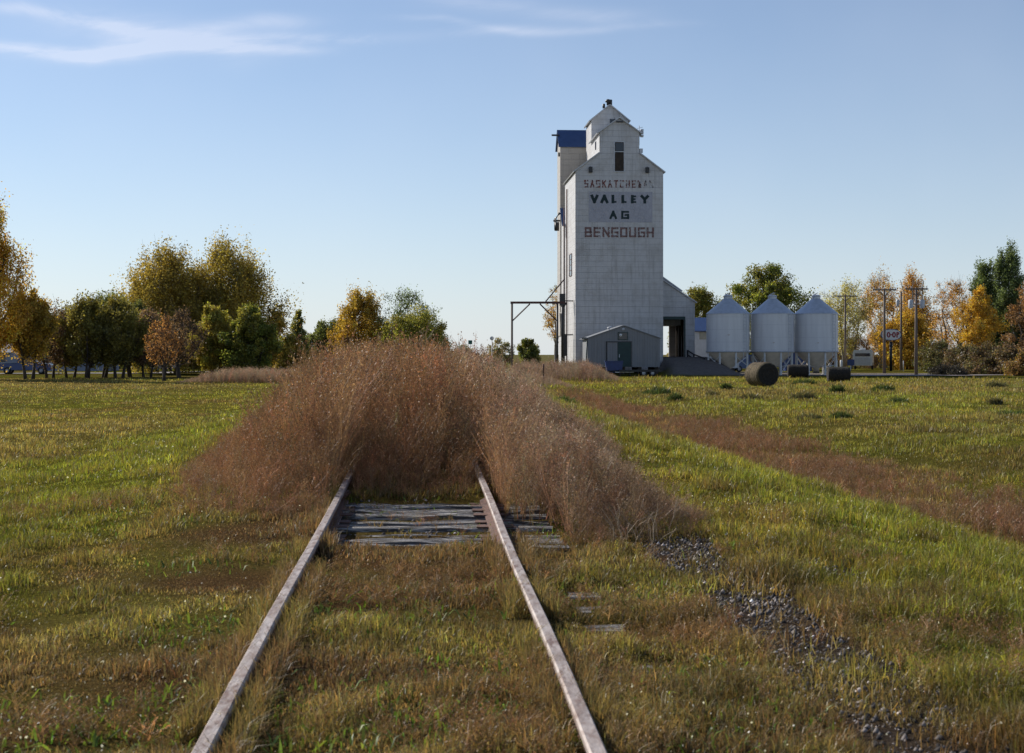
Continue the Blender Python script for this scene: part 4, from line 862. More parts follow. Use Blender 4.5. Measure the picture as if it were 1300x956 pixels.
# ------------------------------------------------------------------ vehicles
def paint(name, c): return pmat(name, c, tuple(v*.9 for v in c), .25)
def vehicle(name, x, y, ang, label, cat, c, kind='car', s=1.0, group=None):
    o = empty(name, (x, y, gz(x, y)), label, cat, group, rz=ang); o.scale = (s, s, s)
    if kind == 'pickup':
        prof = [(-2.6, .42), (2.6, .42), (2.65, .75), (2.55, 1.02), (1.25, 1.12), (.55, 1.72), (-.55, 1.76), (-.72, 1.15), (-2.6, 1.12)]
        gp = [(1.05, 1.14), (.48, 1.62), (-.42, 1.64), (-.52, 1.16)]
    elif kind == 'van':
        prof = [(-2.4, .4), (2.5, .4), (2.55, .9), (2.3, 1.15), (1.7, 1.95), (-2.3, 2.0), (-2.45, 1.2)]; gp = [(1.9, 1.2), (1.5, 1.75), (-.2, 1.8), (-.2, 1.2)]
    else:
        prof = [(-2.2, .35), (2.2, .35), (2.25, .62), (2.1, .82), (1.15, .95), (.45, 1.38), (-1.0, 1.42), (-1.75, .98), (-2.2, .92)]
        gp = [(.98, .96), (.38, 1.30), (-.92, 1.34), (-1.45, .99)]
    pm = paint('paint_'+name, c); W2 = .88
    b = MB(); n = len(prof); zc = max(p[1] for p in prof)
    for sy, ins in ((-1, .12), (-1, 0), (1, 0), (1, .12)):
        for (a, z) in prof:
            tap = .16*ss(.95, zc, z); b.v.append((a*(1-.012*(ins > 0)), sy*(W2-float(tap)-ins*.6), z-(ins*.2 if z > .9 else 0)))
    for q in range(3):
        for k in range(n): j = (k+1) % n; b.f.append((q*n+k, q*n+j, (q+1)*n+j, (q+1)*n+k)); b.sm.append(False)
    b.f.append(tuple(range(n-1, -1, -1))); b.f.append(tuple(3*n+k for k in range(n))); b.sm += [False]*2
    b.build('body', pm, o)
    for sy in (-1, 1):
        b = MB(); b.prism(gp, sy*(W2-.13), sy*(W2-.07)); b.build('side_window', M['glass'], o)
        b = MB(); fx = prof[2][0]; b.box(fx-.12, fx+.03, sy*.62-.14, sy*.62+.14, .64, .78); b.build('headlight', M['white'], o)
    b = MB(); b.bar((prof[4][0]-.1, -.0, prof[4][1]+.12), (prof[4][0]-.45, 0, prof[4][1]+.4), .01); 
    b = MB(); i4, i5 = 4, 5
    p, q = np.array(prof[i4]), np.array(prof[i5]); nrm = np.array([-(q-p)[1], (q-p)[0]]); nrm = nrm/np.linalg.norm(nrm); nrm = nrm if nrm[0] > 0 else -nrm
    P1, P2 = p+(q-p)*.15+nrm*.012, p+(q-p)*.9+nrm*.012; P3, P4 = P2+nrm*.02, P1+nrm*.02
    b.prism([tuple(P1), tuple(P2), tuple(P3), tuple(P4)], -.62, .62); b.build('windscreen', M['glass'], o)
    r = .36 if kind != 'car' else .31
    for sx_ in (-1, 1):
        for sy in (-1, 1): w_ = wheel(r, .22, (sx_*prof[1][0]*.64, sy*(W2-.08), r), o); w_.rotation_euler = (R(90), 0, 0)
    b = MB(); b.box(prof[1][0]-.02, prof[1][0]+.1, -.8, .8, .38, .55); b.box(prof[0][0]-.1, prof[0][0]+.02, -.8, .8, .38, .55); b.build('bumper', M['trim'], o)
    return o
vehicle('pickup_truck', PX(37, 146), 145, R(8), 'dark blue pickup truck parked behind the leftmost trees', 'pickup truck', (.02, .06, .22), 'pickup')
vehicle('parked_car', PX(197, 165), 165, R(-98), 'dark car parked under the trees, left of the two by the young orange tree', 'car', (.03, .03, .04), 'car')
vehicle('parked_car', PX(213, 172), 172, R(-94), 'purplish dark car parked under the trees, right behind the young orange tree', 'car', (.05, .03, .07), 'car')
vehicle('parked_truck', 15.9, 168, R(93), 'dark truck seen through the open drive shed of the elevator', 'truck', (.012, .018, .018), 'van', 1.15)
vehicle('parked_van', PX(951, 162), 162, R(15), 'blue van parked behind the hopper bottom bins', 'van', (.02, .05, .15), 'van')
# camper trailer
d = 185.0; ox = PX(1095, d); o = empty('camper_trailer', (ox, d, gz(ox, d)), 'white camper trailer with a grey rear wall parked near the road sign', 'camper trailer', rz=R(-17))
b = MB(); pr_ = [(-1.15, .55), (1.15, .55), (1.22, .9), (1.22, 2.3), (1.05, 2.6), (-1.05, 2.6), (-1.22, 2.3), (-1.22, .9)]; b.prism(pr_, 0, 5.2); b.build('body', M['white'], o)
b = MB(); b.box(-1.0, 1.0, -.03, -.008, .65, 1.6); b.build('rear_panel', M['trim'], o)
b = MB(); b.box(-.95, .95, -.03, -.008, 1.75, 2.15); b.build('window', M['glass'], o)
b = MB(); b.box(-.4, .3, 1, 1.7, 2.603, 2.85); b.build('roof_vent', M['white'], o)
for s in (-1.1, 1.1): wheel(.33, .22, (s, 2.6, .33), o)
# ------------------------------------------------------------------ blue shed behind bins
d = 172.0; ox = PX(1014, d); o = empty('blue_shed', (ox, d, gz(ox, d)), 'dark blue storage shed with pointed roof seen below the bins', 'shed')
b = MB(); b.prism([(-1.6, -.1), (1.6, -.1), (1.6, 1.5), (0, 3.0), (-1.6, 1.5)], 0, 4); b.build('wall', M['bluesteel'], o)
b = MB(); roofslab(b, -1.6, 1.5, 0, 3.0, -.1, 4.1, t=.06, ov=.1); roofslab(b, 1.6, 1.5, 0, 3.0, -.103, 4.103, t=.06, ov=.1); b.build('roof', M['blueroof'], o)
# ------------------------------------------------------------------ sign with oval board
d = 172.0; ox = PX(1131, d); o = empty('oval_sign', (ox, d, gz(ox, d)), 'white oval shop sign reading CO-OP on a dark pole among golden trees', 'sign'); g = o.location.z
b = MB(); b.tube([(0, 0, 0), (0, 0, PZ(433.5, d)-g)], .17, 10); b.build('pole', M['dark'], o)
zc = PZ(425, d)-g; hw_, hh_ = 13.0*d/F, 7.4*d/F
def oval(a, b_, n=40): return [(a*math.copysign(abs(math.cos(2*math.pi*k/n))**.8, math.cos(2*math.pi*k/n)), zc+b_*math.copysign(abs(math.sin(2*math.pi*k/n))**.9, math.sin(2*math.pi*k/n))) for k in range(n)]
b = MB(); b.prism(oval(hw_, hh_), -.14, .14); b.build('board_rim', M['navy'], o)
b = MB(); b.prism(oval(hw_*.93, hh_*.88), -.155, -.142); bd = b.build('board', M['white'], o)
def coop():
    b = MB(); lay = 0; H2 = hh_*.50; th = .17
    def arcs(cx, a0, a1, rx, rzv):
        n = 14; P = [(cx+rx*math.cos(R(a0+(a1-a0)*k/n)), zc+rzv*math.sin(R(a0+(a1-a0)*k/n))) for k in range(n+1)]; Q = [(cx+(rx-th)*math.cos(R(a0+(a1-a0)*k/n)), zc+(rzv-th)*math.sin(R(a0+(a1-a0)*k/n))) for k in range(n+1)]
        for k in range(n): b.prism([P[k], P[k+1], Q[k+1], Q[k]], -.166, -.160)
    w_ = hw_*.19
    arcs(-hw_*.66, 45, 315, w_, H2); arcs(-hw_*.26, 0, 360, w_, H2); b.box(-.10, .10, -.166, -.160, zc-.07, zc+.07)
    arcs(hw_*.27, 0, 360, w_, H2); xp = hw_*.50; b.box(xp, xp+th, -.1665, -.1605, zc-H2, zc+H2); 
    n = 12; rr_ = H2*.55
    P = [(xp+th*.5+w_*1.25*math.sin(R(180*k/n)), zc+H2-rr_+rr_*math.cos(R(180*k/n))) for k in range(n+1)]; Q = [(xp+th*.5+max(0, w_*1.25-th)*math.sin(R(180*k/n)), zc+H2-rr_+(rr_-th*.8)*math.cos(R(180*k/n))) for k in range(n+1)]
    for k in range(n): b.prism([P[k], P[k+1], Q[k+1], Q[k]], -.166, -.160)
    return b.build('lettering', M['redp'], bd)
coop()
# ------------------------------------------------------------------ utility poles
def upole(px, pytop, pyarm, d, label, arm=1.3, cans=(), gr='wooden utility poles by the road'):
    ox = PX(px, d); g = gz(ox, d); o = empty('utility_pole', (ox, d, g), label, 'utility pole', gr); zt_ = PZ(pytop, d)-g; za = PZ(pyarm, d)-g
    b = MB(); b.tube([(0, 0, -.2), (0, 0, zt_)], [.17, .11], 10); b.build('pole', M['pole'], o)
    if arm:
        b = MB(); b.box(-arm, arm, -.17, -.07, za-.07, za+.07); b.bar((-arm*.5, -.1, za-.05), (0, -.1, za-.7), .05); b.bar((arm*.5, -.1, za-.05), (0, -.1, za-.7), .05); ca_ = b.build('crossarm', M['pole'], o)
        for q in (-arm*.9, -arm*.45, arm*.45, arm*.9): b = MB(); b.lathe([(0, 0), (.045, 0), (.06, .09), (.03, .17), (0, .17)], 8, (q, -.12, za+.072)); b.build('insulator', M['trim'], ca_)
    for (cxx, py) in cans:
        zz = PZ(py, d)-g; b = MB(); b.lathe([(0, -.42), (.2, -.42), (.23, -.36), (.23, .32), (.18, .42), (0, .44)], 14, (cxx, -.1, zz)); b.bar((cxx, 0, zz), (0, 0, zz), .08); b.build('transformer', M['trim'], o)
    return o
upole(1073, 373.5, 376, 190, 'thin wooden utility pole with a wide crossarm in front of the pale yellow tree', 1.5)
upole(1122.7, 366, 368, 150, 'wooden utility pole with a plain crossarm passing in front of the oval sign', 1.25)
upole(1144, 370, 370, 178, 'plain wooden pole with one transformer just right of the oval sign', 0, [(-.45, 385)])
upole(1163, 365, 367, 140, 'wooden utility pole carrying two transformers beside the road', 1.12, [(-.55, 386), (.58, 386)])
# small posts and signs
def signpost(px, d, ztop_py, size, m, label, name='road_sign', round_=False, cat='sign'):
    ox = PX(px, d); g = gz(ox, d); o = empty(name, (ox, d, g), label, cat); zt_ = PZ(ztop_py, d)-g
    b = MB(); b.tube([(0, 0, -.1), (0, 0, zt_-size[1])], .05, 8); b.build('post', M['trim'], o)
    b = MB()
    if round_: b.lathe([(0, -.02), (size[0]/2, -.02), (size[0]/2, .02), (0, .02)], 18); q = b.build('panel', m, o); q.location = (0, -.08, zt_-size[1]/2); q.rotation_euler = (R(90), 0, 0)
    else: b.box(-size[0]/2, size[0]/2, -.08, -.055, zt_-size[1], zt_); b.build('panel', m, o)
    return o
signpost(433.5, 165, 423.5, (.75, .85), M['green_sign'], 'green road sign standing before the golden tree left of centre')
signpost(597, 180, 432, (.5, .5), M['green_sign'], 'small green road sign standing right of the centre trees')
signpost(624.5, 150, 427, (.42, .42), M['white'], 'round pale sign on a thin post left of the loading frame', round_=True)
signpost(1080, 170, 456.5, (.85, .7), M['bluesteel'], 'small plain blue notice panel beside the white camper trailer')
for px, lb in ((1062.5, 'short thin white post left of the blue notice panel'), (1068, 'thicker white post next to the blue notice panel')):
    d = 160; ox = PX(px, d); b = MB(); r_ = .07 if px < 1065 else .14; b.lathe([(0, 0), (r_, 0), (r_, 1.3), (r_*.6, 1.38), (0, 1.38)], 10); q = b.build('marker_post', M['white']); q.location = (ox, d, gz(ox, d)); tag(q, lb, 'post')
for px, lb in ((1147, 'thin grey post on the grass behind the transformer pole'), (1183, 'thin grey post left of the dark hedge')):
    d = 165; ox = PX(px, d); b = MB(); b.lathe([(0, 0), (.05, 0), (.05, 1.25), (.0, 1.28)], 8); q = b.build('marker_post', M['trim']); q.location = (ox, d, gz(ox, d)); tag(q, lb, 'post')
# ------------------------------------------------------------------ far buildings
def house(name, x0, x1, d, zw, zr, wm, rm, label, depth=8, wins=0, cat='building'):
    o = empty(name, ((x0+x1)/2, d, gz((x0+x1)/2, d)), label, cat); hw_ = (x1-x0)/2
    b = MB(); b.prism([(0, -.4), (depth, -.4), (depth, zw), (depth/2, zr-.1), (0, zw)], -hw_, hw_, 'x'); b.build('wall', wm, o)
    b = MB(); slab_x(b, 0, zw, depth/2, zr, -hw_-.3, hw_+.3, ov=.4); slab_x(b, depth, zw, depth/2, zr, -hw_-.303, hw_+.303, ov=.4); b.build('roof', rm, o)
    for k in range(wins):
        q = -hw_+(k+.5)*2*hw_/wins; b = MB(); b.box(q-.6, q+.6, -.05, -.01, 1.0, 2.0); wv = b.build('window', M['glass'], o)
        b = MB(); b.box(q-.68, q+.68, -.04, -.005, .93, .998); b.box(q-.68, q+.68, -.04, -.005, 2.002, 2.07); b.build('frame', M['white'], wv)
    return o
house('long_building', PX(52, 172), PX(128, 172), 172, 2.2, 3.0, M['bwall'], M['greyroof'], 'long pale blue building behind the row of park trees', 8, 3)
house('white_house', PX(-40, 178), PX(14, 178), 178, 2.3, 3.6, M['bwall'], M['greyroof'], 'pale house behind the golden tree at the left edge', 8, 2)
house('white_building', PX(1240, 176), PX(1300, 176), 176, 3.4, 4.2, M['white'], M['trim'], 'long white roofed building showing above the dark hedge', 7, 2)

# ------------------------------------------------------------------ trees
GREEN = [(.06, .085, .018), (.10, .12, .02), (.15, .15, .025)]
DKGREEN = [(.05, .058, .02), (.07, .085, .024), (.11, .115, .03)]
OLIVE = [(.12, .11, .026), (.19, .15, .03), (.085, .08, .024)]
OLVGOLD = [(.17, .13, .024), (.27, .19, .032), (.11, .09, .022)]
GOLD = [(.36, .21, .025), (.26, .15, .02), (.44, .28, .05)]
ORANGE = [(.32, .15, .04), (.22, .11, .035), (.36, .20, .06)]
BROWNC = [(.12, .075, .045), (.08, .05, .032), (.16, .105, .06)]
PALEY = [(.28, .25, .08), (.20, .18, .05), (.34, .29, .10)]
POPG = [(.07, .095, .035), (.11, .14, .05), (.05, .065, .022)]
def tree(name, label, px, pybase, pytop, wpx, d, pal, prof='round', leaves=5200, nclump=70, leaf=.20, cb=.22, stems=1, bare=0.0, cs=.16, group=None, lean=0, bark='bark', cat='tree', up=1.0, seed=None):
    r = np.random.default_rng(int(abs(px)*7+d) if seed is None else seed)
    ox = PX(px, d); g = gz(ox, d); o = empty(name, (ox, d, g), label, cat, group)
    Hh = PZ(pytop, d)-g; Wd = wpx*d/F/2
    def Rp(t):
        if prof == 'round': return math.sin(math.pi*min(1, max(0, .10+.86*t))**.85)**.75
        if prof == 'flame': return (max(0, 1-t)**.62)*(min(1, t*3.2+.35))
        if prof == 'cone': return max(.04, (1-t)**.85)*min(1, t*5+.4)
        if prof == 'vase': return min(1, .35+1.2*t)*(max(0, 1-t**3.0)**.6)
        if prof == 'poplar': return min(1, t*3.5+.35)*max(0, 1-t)**.33
        if prof == 'dome': return max(0, 1-t**2.2)**.5
        return 1
    ph = r.uniform(0, 6.28, 4); nclump = int(nclump*1.5); cs *= .74
    C = []
    while len(C) < nclump:
        t = r.random(); a = r.uniform(0, 6.28); rad = Rp(t)*(1+.16*math.sin(2*a+ph[0]+3*t)+.13*math.sin(5*a+ph[1]+7*t))*r.random()**.42
        if r.random() > .25+.75*Rp(t): continue
        C.append((Wd*rad*math.cos(a)*.92+lean*Wd*t, Wd*rad*math.sin(a)*.92, Hh*(cb+(1-cb)*t*(.88+.06*math.sin(3*a+ph[2])))))
    C = np.array(C)
    b = MB(); tr0 = max(.07, Hh*.020)
    forks = []
    for s in range(stems):
        a = r.uniform(0, 6.28); sp = 0 if stems == 1 else .10*Wd*(1+s*.6)
        bx_, by__ = sp*math.cos(a), sp*math.sin(a); tipf = .86 if prof in ('cone', 'flame') else .62
        p = [(bx_, by__, -.15)]
        for q in range(1, 7): f = q/6; p.append((bx_*(1+2.2*f)+r.normal(0, .03*Wd*f)+lean*Wd*f*.7, by__*(1+2.2*f)+r.normal(0, .03*Wd*f), Hh*tipf*f))
        rr_ = [tr0*(1.15-.9*q/6)/math.sqrt(stems)*1.15 for q in range(7)]; rr_[0] *= 1.3; b.tube(p, rr_, 7); forks.append((np.array(p), rr_))
    nm = max(6, nclump//7); mains = []
    for k in r.choice(len(C), min(nm, len(C)), replace=False):
        tg = C[k]; P_, rr_ = forks[r.integers(len(forks))]; zs = max(Hh*cb*.7, tg[2]-np.hypot(tg[0], tg[1])*(1.0*up)-.08*Hh); f = min(5.0, max(.8, zs/(Hh*(.86 if prof in ('cone', 'flame') else .62))*6)); i = int(f); st = P_[i]+(P_[min(i+1, 6)]-P_[i])*(f-i)
        pts = [st]
        for q in range(1, 5): ff = q/4; pt = st+(tg-st)*np.array([ff**.8, ff**.8, ff**1.15])+r.normal(0, .02*Wd, 3); pts.append(pt)
        r0 = rr_[i]*.5; b.tube(pts, [r0, r0*.75, r0*.55, r0*.38, r0*.18], 5, cap=False); mains.append(np.array(pts))
    MP = np.concatenate(mains)
    for tg in C:
        k = np.argmin(((MP-tg)**2).sum(1)+(MP[:, 2] > tg[2])*2); st = MP[k]; md = (st+tg)/2+r.normal(0, .03*Wd, 3); b.tube([st, md, tg], [.035, .022, .010], 3, cap=False)
        for q in range(3+int(bare*8)):
            e = tg+np.array([r.normal(0, cs*Wd*.9), r.normal(0, cs*Wd*.9), abs(r.normal(0, cs*Wd*1.1*up))+.1]); b.tube([tg, e], [.014, .005], 3, cap=False)
    b.build('trunk', M[bark], o)
    n = int(leaves*(4.2 if bare < .35 else 2.4)); leaf *= .95 if bare < .35 else .85; ci = r.integers(0, len(C), n); cw = np.exp(np.clip(r.normal(0, .3, len(C)), -.6, .6))
    sg = cs*Wd*cw[ci]; off_ = np.clip(r.normal(0, 1, (n, 3)), -1.5, 1.5)*sg[:, None]*np.array([1, 1, .85*up]); dr_ = C*np.array([1, 1, 0])/max(Wd, .1)*.8+np.array([.12, 0, 1.0]); dr_ /= np.linalg.norm(dr_, axis=1)[:, None]; off_ = off_*(.72 if up > 1.2 else .9)+dr_[ci]*(np.clip(r.normal(0, 1, n), -1.4, 1.9)*sg*(1.15 if up > 1.2 else .45))[:, None]
    pc = C[ci]+off_; pc[:, 2] = np.maximum(pc[:, 2], .15*Hh*cb)
    e1 = r.normal(0, 1, (n, 3)); e1 /= np.linalg.norm(e1, axis=1)[:, None]; e2 = np.cross(e1, r.normal(0, 1, (n, 3))); e2 /= np.linalg.norm(e2, axis=1)[:, None]
    s_ = (leaf*.5*r.uniform(.6, 1.3, n))[:, None]
    V = np.stack([pc-e1*s_, pc+e2*s_*.6, pc+e1*s_, pc-e2*s_*.6], 1).reshape(-1, 3)
    pal_ = np.array(pal); cm = r.dirichlet([.55]*3, len(C))@pal_; lm = pal_[r.integers(0, 3, n)]
    c = (cm[ci]*.62+lm*.38)*np.exp(r.normal(0, .30, n))[:, None]*1.9*np.exp(r.normal(0, .16, len(C)))[ci][:, None]
    me = npmesh('crown', V, np.arange(4*n).reshape(-1, 4), np.repeat(np.clip(c, .005, .8), 4, 0)); link(bpy.data.objects.new('crown', me), o, M['leaf'])
    return o
G1 = 'trees at the edge of the left park'; G2 = 'trees in the middle distance left of the elevator'; G3 = 'trees behind the bins and the road'
# left edge and park row
tree('poplar_tree', 'tall golden poplar cut by the left edge of the view', -22, 480, 232, 150, 112, GOLD, 'flame', 13000, 150, .20, .16, 1, group=G1, up=1.6, cs=.13)
tree('poplar_tree', 'smaller golden green tree right beside the tall poplar at the left edge', 38, 480, 368, 74, 114, OLVGOLD[:2]+[GOLD[1]], 'vase', 6500, 80, .20, .30, 2, group=G1, up=1.3)
row = [(66, 385, 50, 118, BROWNC, 3000, .5, 'forked bare brown tree next right of the two golden trees'), (88, 388, 52, 122, OLIVE, 5200, .1, 'olive tree with brown limbs, third trunk group of the park row'), (108, 380, 52, 118, OLIVE, 5200, .1, 'dull green tree in the middle of the park row'), (128, 372, 56, 124, DKGREEN, 6500, .2, 'dark green tree with bare top twigs in the park row'), (150, 374, 50, 119, OLIVE, 6200, .1, 'dense olive tree in front of the long dark trunks'), (170, 384, 52, 126, DKGREEN, 6500, .1, 'darkest green tree at the right end of the park row'), (186, 392, 46, 122, BROWNC, 4200, .4, 'brownish half bare tree beside the big willow')]
for px, tp, w_, d, pal, n, ba, lb in row: tree('park_tree', lb, px, 479, tp, w_*1.42, d, pal, 'round', n, 75, .20, .22, 2, ba, group=G1, up=1.3)
tree('willow_tree', 'big olive gold willow, the left half of the tallest clump', 214, 476, 309, 136, 142, OLVGOLD, 'dome', 19000, 190, .22, .12, 3, group=G1, up=1.7, cs=.14)
tree('willow_tree', 'big rusty green willow, the right half of the tallest clump', 288, 476, 307, 142, 145, [OLVGOLD[0], OLVGOLD[1], OLIVE[0]], 'dome', 21000, 200, .22, .10, 3, group=G1, up=1.7, cs=.14)
tree('leafy_tree', 'dark green tree low behind the left willow', 182, 478, 352, 74, 150, DKGREEN, 'round', 8000, 90, .22, .1, 2, group=G1)
tree('young_tree', 'young orange brown tree with one thin dark trunk on the lawn', 208.5, 483, 398, 54, 106, BROWNC[:1]+ORANGE[:2], 'round', 1900, 60, .14, .30, 1, .9, group=G1, up=1.2)
tree('young_tree', 'half bare reddish tree with forked trunk beside the young orange tree', 232, 481, 388, 62, 112, BROWNC, 'vase', 2000, 80, .15, .25, 2, .9, group=G1, up=1.2)
tree('leafy_tree', 'yellow green bushy tree with slim stems behind the pale reeds', 272, 478, 384, 60, 130, [OLIVE[1], OLVGOLD[1], GREEN[1]], 'round', 7500, 85, .2, .12, 3, group=G1, up=1.2)
tree('leafy_tree', 'green bushy tree behind the right part of the pale reeds', 318, 478, 380, 66, 128, [GREEN[0], OLIVE[1], GREEN[1]], 'round', 8500, 90, .2, .06, 3, group=G1)
tree('small_tree', 'small orange topped tree just right of the big willow', 352, 474, 386, 34, 152, [ORANGE[1], BROWNC[0], BROWNC[2]], 'vase', 2400, 50, .2, .15, 1, .5, group=G2)
tree('spruce_tree', 'narrow pale green pointed tree left of the tall weeds', 379, 474, 386, 34, 150, [POPG[1], PALEY[1], POPG[0]], 'cone', 2600, 70, .18, .25, 1, group=G2)
tree('shrub', 'yellow green bush at the foot of the narrow pointed tree', 374, 474, 425, 46, 140, [OLVGOLD[1], GREEN[1], GOLD[1]], 'dome', 3600, 50, .2, .05, 3, group=G2, cat='bush')
tree('shrub', 'dark round bush beside the green road sign', 415, 472, 402, 70, 160, DKGREEN, 'dome', 6000, 70, .22, .05, 3, group=G2, cat='bush')
tree('leafy_tree', 'golden tree with dense round top behind the tall weeds', 457, 470, 366, 88, 150, [OLVGOLD[1], OLVGOLD[0], GOLD[1]], 'round', 10500, 110, .2, .06, 2, group=G2, up=1.3, cs=.13)
tree('leafy_tree', 'airy thin leaved green tree, the highest right of the golden tree', 517, 470, 358, 86, 150, POPG, 'round', 3600, 90, .20, .2, 2, .5, group=G2, cs=.13)
tree('leafy_tree', 'bright green spreading tree low on the right of the centre group', 524, 470, 390, 104, 146, [GREEN[1], GREEN[2], OLIVE[1]], 'dome', 8500, 90, .2, .05, 3, group=G2)
tree('leafy_tree', 'dark green tree trailing down at the right end of the centre group', 552, 470, 412, 54, 150, [DKGREEN[1], GREEN[0], DKGREEN[2]], 'dome', 3600, 60, .2, .05, 3, .4, group=G2)
tree('shrub', 'small faint bush right of the centre trees below the pale sky', 588, 462, 436, 34, 260, [POPG[0], BROWNC[2], POPG[1]], 'dome', 1400, 30, .32, .05, 2, .6, group=G2, cat='bush')
tree('shrub', 'small bush on the horizon left of the loading frame post', 634, 460, 430, 40, 280, [POPG[0], BROWNC[2], OLIVE[1]], 'dome', 1800, 36, .36, .05, 2, .6, group=G2, cat='bush')
tree('shrub', 'green bush on the horizon inside the loading frame', 672, 462, 428, 36, 250, [GREEN[0], DKGREEN[2], OLIVE[1]], 'dome', 2600, 40, .34, .05, 2, group=G2, cat='bush')
tree('aspen_tree', 'thin golden tree half hidden behind the left side of the elevator', 706, 465, 360, 44, 200, [GOLD[1], PALEY[1], ORANGE[0]], 'vase', 1500, 60, .24, .35, 1, .8, group=G2, bark='barkpale')
# right of the elevator
tree('leafy_tree', 'olive green tree rising behind the drive shed roof', 888, 468, 362, 78, 195, [OLIVE[0], GREEN[1], OLVGOLD[0]], 'round', 9000, 90, .25, .08, 2, group=G3)
tree('leafy_tree', 'yellow leaved tree seen through the open drive shed', 861, 468, 400, 26, 200, [GREEN[2], PALEY[1], OLVGOLD[1]], 'round', 2600, 50, .25, .1, 1, group=G3)
tree('cottonwood_tree', 'big broad green cottonwood behind the middle bin', 974, 468, 328, 122, 180, [GREEN[1], GREEN[0], OLIVE[1]], 'round', 13500, 135, .27, .08, 2, group=G3, cs=.13)
tree('aspen_tree', 'pale yellow sparse aspen just right of the bins', 1074, 468, 354, 80, 196, PALEY, 'vase', 5200, 95, .25, .2, 3, .7, group=G3, bark='barkpale', up=1.3)
tree('aspen_tree', 'sparse rusty aspen behind the oval sign', 1118, 468, 343, 72, 202, [ORANGE[0], PALEY[1], ORANGE[2]], 'vase', 4200, 90, .25, .2, 3, .9, group=G3, bark='barkpale', up=1.4)
tree('aspen_tree', 'densest golden aspen behind the pole with two transformers', 1160, 470, 338, 84, 196, [GOLD[1], ORANGE[0], GOLD[0]], 'flame', 8800, 110, .25, .08, 3, .5, group=G3, bark='barkpale', up=1.3)
tree('leafy_tree', 'low golden bush tree around the foot of the oval sign', 1150, 470, 392, 72, 190, [GOLD[1], OLVGOLD[1], GOLD[0]], 'round', 8200, 90, .24, .04, 3, group=G3)
tree('aspen_tree', 'lacy open branched golden tree left of the tall green poplars', 1208, 470, 344, 70, 178, [ORANGE[0], GOLD[1], ORANGE[2]], 'round', 3600, 90, .2, .22, 2, .9, group=G3, up=1.2)
tree('aspen_tree', 'small golden tree leaning on the tall green poplars', 1240, 470, 356, 58, 168, [GOLD[0], GOLD[1], OLVGOLD[1]], 'round', 5200, 75, .2, .2, 2, group=G3)
tree('poplar_tree', 'narrow dark green poplar, the shorter of the two by the right edge', 1249, 470, 318, 44, 176, POPG, 'poplar', 7600, 120, .22, .10, 1, group=G3, up=1.5, cs=.2)
tree('poplar_tree', 'narrow dark green poplar, the taller of the two by the right edge', 1280, 470, 303, 54, 174, POPG, 'poplar', 10000, 150, .22, .08, 1, group=G3, up=1.5, cs=.2)
tree('leafy_tree', 'brownish orange tree cut by the right edge of the view', 1303, 470, 352, 56, 170, [BROWNC[0], ORANGE[1], BROWNC[2]], 'round', 4800, 80, .22, .12, 2, .4, group=G3)
for px, tp, w_, d, pal, lb in [(1085, 424, 60, 205, BROWNC, 'brown thicket bush behind the camper trailer'), (1112, 420, 44, 208, BROWNC, 'brown bush directly behind the oval sign pole'), (1040, 432, 40, 205, BROWNC, 'brown bush behind the rightmost bin'), (1190, 432, 60, 160, [BROWNC[1], DKGREEN[1], OLIVE[2]], 'dark bush at the left end of the hedge'), (1222, 434, 60, 146, [BROWNC[1], BROWNC[0], DKGREEN[1]], 'dark brown hedge bush beneath the lacy golden tree'), (1252, 436, 60, 142, [BROWNC[1], DKGREEN[1], BROWNC[0]], 'dark brown hedge bush in the middle of the hedge'), (1280, 436, 56, 140, [BROWNC[0], BROWNC[1], OLIVE[2]], 'brown hedge bush second from the right edge'), (1303, 446, 50, 132, [ORANGE[1], BROWNC[0], OLIVE[0]], 'orange tinted hedge bush at the right edge')]:
    tree('hedge_bush', lb, px, 475, tp, w_, d, pal, 'dome', 4800, 60, .2, .03, 3, .5, group='bushes of the hedge on the right', cat='bush')
for px, tp, w_, d, lb in [(20, 424, 60, 205, 'dark hedge mass far behind the leftmost trees'), (148, 420, 90, 200, 'dark hedge mass behind the middle of the park row'), (240, 425, 90, 195, 'dark hedge mass behind the young orange tree'), (335, 425, 70, 170, 'dark hedge mass behind the pale reeds'), (400, 440, 60, 175, 'dark hedge mass left of the green road sign')]:
    tree('hedge_bush', lb, px, 475, tp, w_, d, DKGREEN, 'dome', 5000, 60, .26, .02, 3, group='dark hedges behind the left trees', cat='bush')
# dark brush heap
d = 137; ox = PX(1203, d); o = tree('brush_heap', 'low dark heap of dead branches in front of the hedge', 1203, 478, 466, 56, d, [(.02, .018, .014), (.035, .03, .02), (.012, .011, .01)], 'dome', 2600, 50, .18, .0, 3, .9, cat='brush pile')
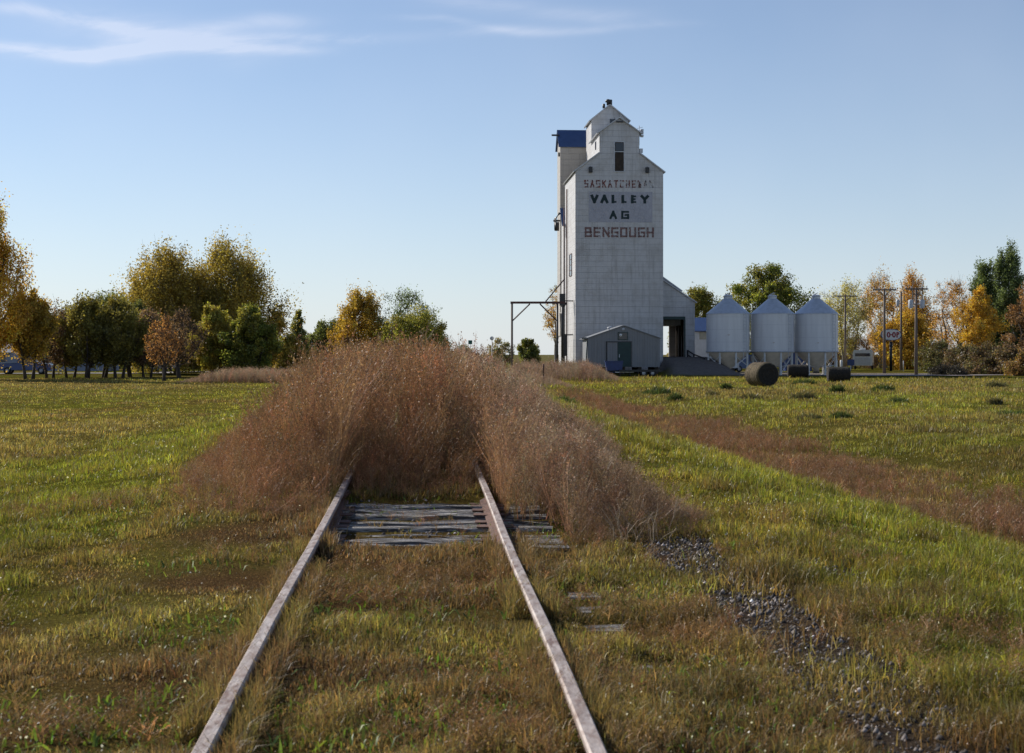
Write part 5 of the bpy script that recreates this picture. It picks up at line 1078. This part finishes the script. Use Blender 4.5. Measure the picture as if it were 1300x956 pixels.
# ------------------------------------------------------------------ weed clumps in the right field
def clump(px, py, wpx, hpx, colr, label):
    d = CZ*F/(py-HZ); ox = PX(px, d); W_ = wpx*d/F/2; Hh = hpx*d/F; g = gz(ox, d); n = 420
    a = rng.uniform(0, 6.28, n); rr_ = W_*np.sqrt(rng.random(n)); x = rr_*np.cos(a); y = rr_*np.sin(a)*.6; h = Hh*(1-.6*(rr_/W_)**2)*rng.uniform(.5, 1.1, n); b_ = rng.uniform(0, 6.28, n); l = rng.normal(0, .35, n); wd = .0003*d*rng.uniform(.7, 1.5, n)
    ca, sa = np.cos(b_)*wd, np.sin(b_)*wd; q = rng.uniform(0, 6.28, n); z = H(ox+x, d+y)-g
    V = np.stack([np.stack([x-ca, y-sa, z-.02], -1), np.stack([x+ca, y+sa, z-.02], -1), np.stack([x+np.cos(q)*l*h+ca*.6, y+np.sin(q)*l*h, z+h*.8], -1), np.stack([x+np.cos(q)*l*h*1.4, y+np.sin(q)*l*h*1.4, z+h], -1)], 1).reshape(-1, 3)
    me = npmesh('weed_clump', V, np.arange(4*n).reshape(-1, 4), np.repeat(jit(np.broadcast_to(np.array(colr), (n, 3)).copy(), .25), 4, 0)); ob = link(bpy.data.objects.new('weed_clump', me), None, M['grass']); ob.location = (ox, d, g)
    return tag(ob, label, 'weeds', 'weed clumps in the right field')
gn = (.075, .105, .03); gb = (.12, .11, .05)
for a in [(835, 499, 42, 11, gn, 'widest low green weed clump in front of the shed'), (857, 506, 20, 11, gn, 'round green weed clump just right of the widest clump'), (722, 515, 34, 13, gn, 'green weed clump beside the right edge of the tall brush'), (772, 509, 12, 6, gn, 'tiny dark green weed tuft below the shed'), (922, 494, 16, 9, gn, 'small green weed tuft left of the nearest bale'), (953, 506, 34, 8, gb, 'dry brownish weed clump in front of the nearest bale'), (905, 501, 20, 7, gb, 'faded weed tuft below and left of the nearest bale'), (1020, 506, 34, 12, gb, 'faded green weed clump between the nearest bale and the right bale'), (1063, 498, 20, 12, gn, 'upright green weed tuft below the right bale'), (1022, 487, 34, 9, gn, 'green weed clump close to the middle bale'), (1121, 497, 30, 11, gn, 'green weed clump below the oval sign'), (1140, 511, 28, 9, gn, 'green weed clump nearer and right of the one below the oval sign'), (1067, 532, 32, 10, gn, 'darkest green weed clump in the middle of the right field'), (1025, 531, 40, 8, gb, 'dull weed clump left of the darkest green clump'), (1265, 492, 30, 9, gb, 'brownish weed clump below the hedge at the right'), (1263, 514, 20, 12, gb, 'thin dry weed tuft near the right edge of the field'), (788, 523, 20, 9, gb, 'small dull weed tuft at the top of the brown ditch band'), (1290, 527, 60, 8, gn, 'low leafy weed patch at the right edge of the field')]:
    clump(*a)
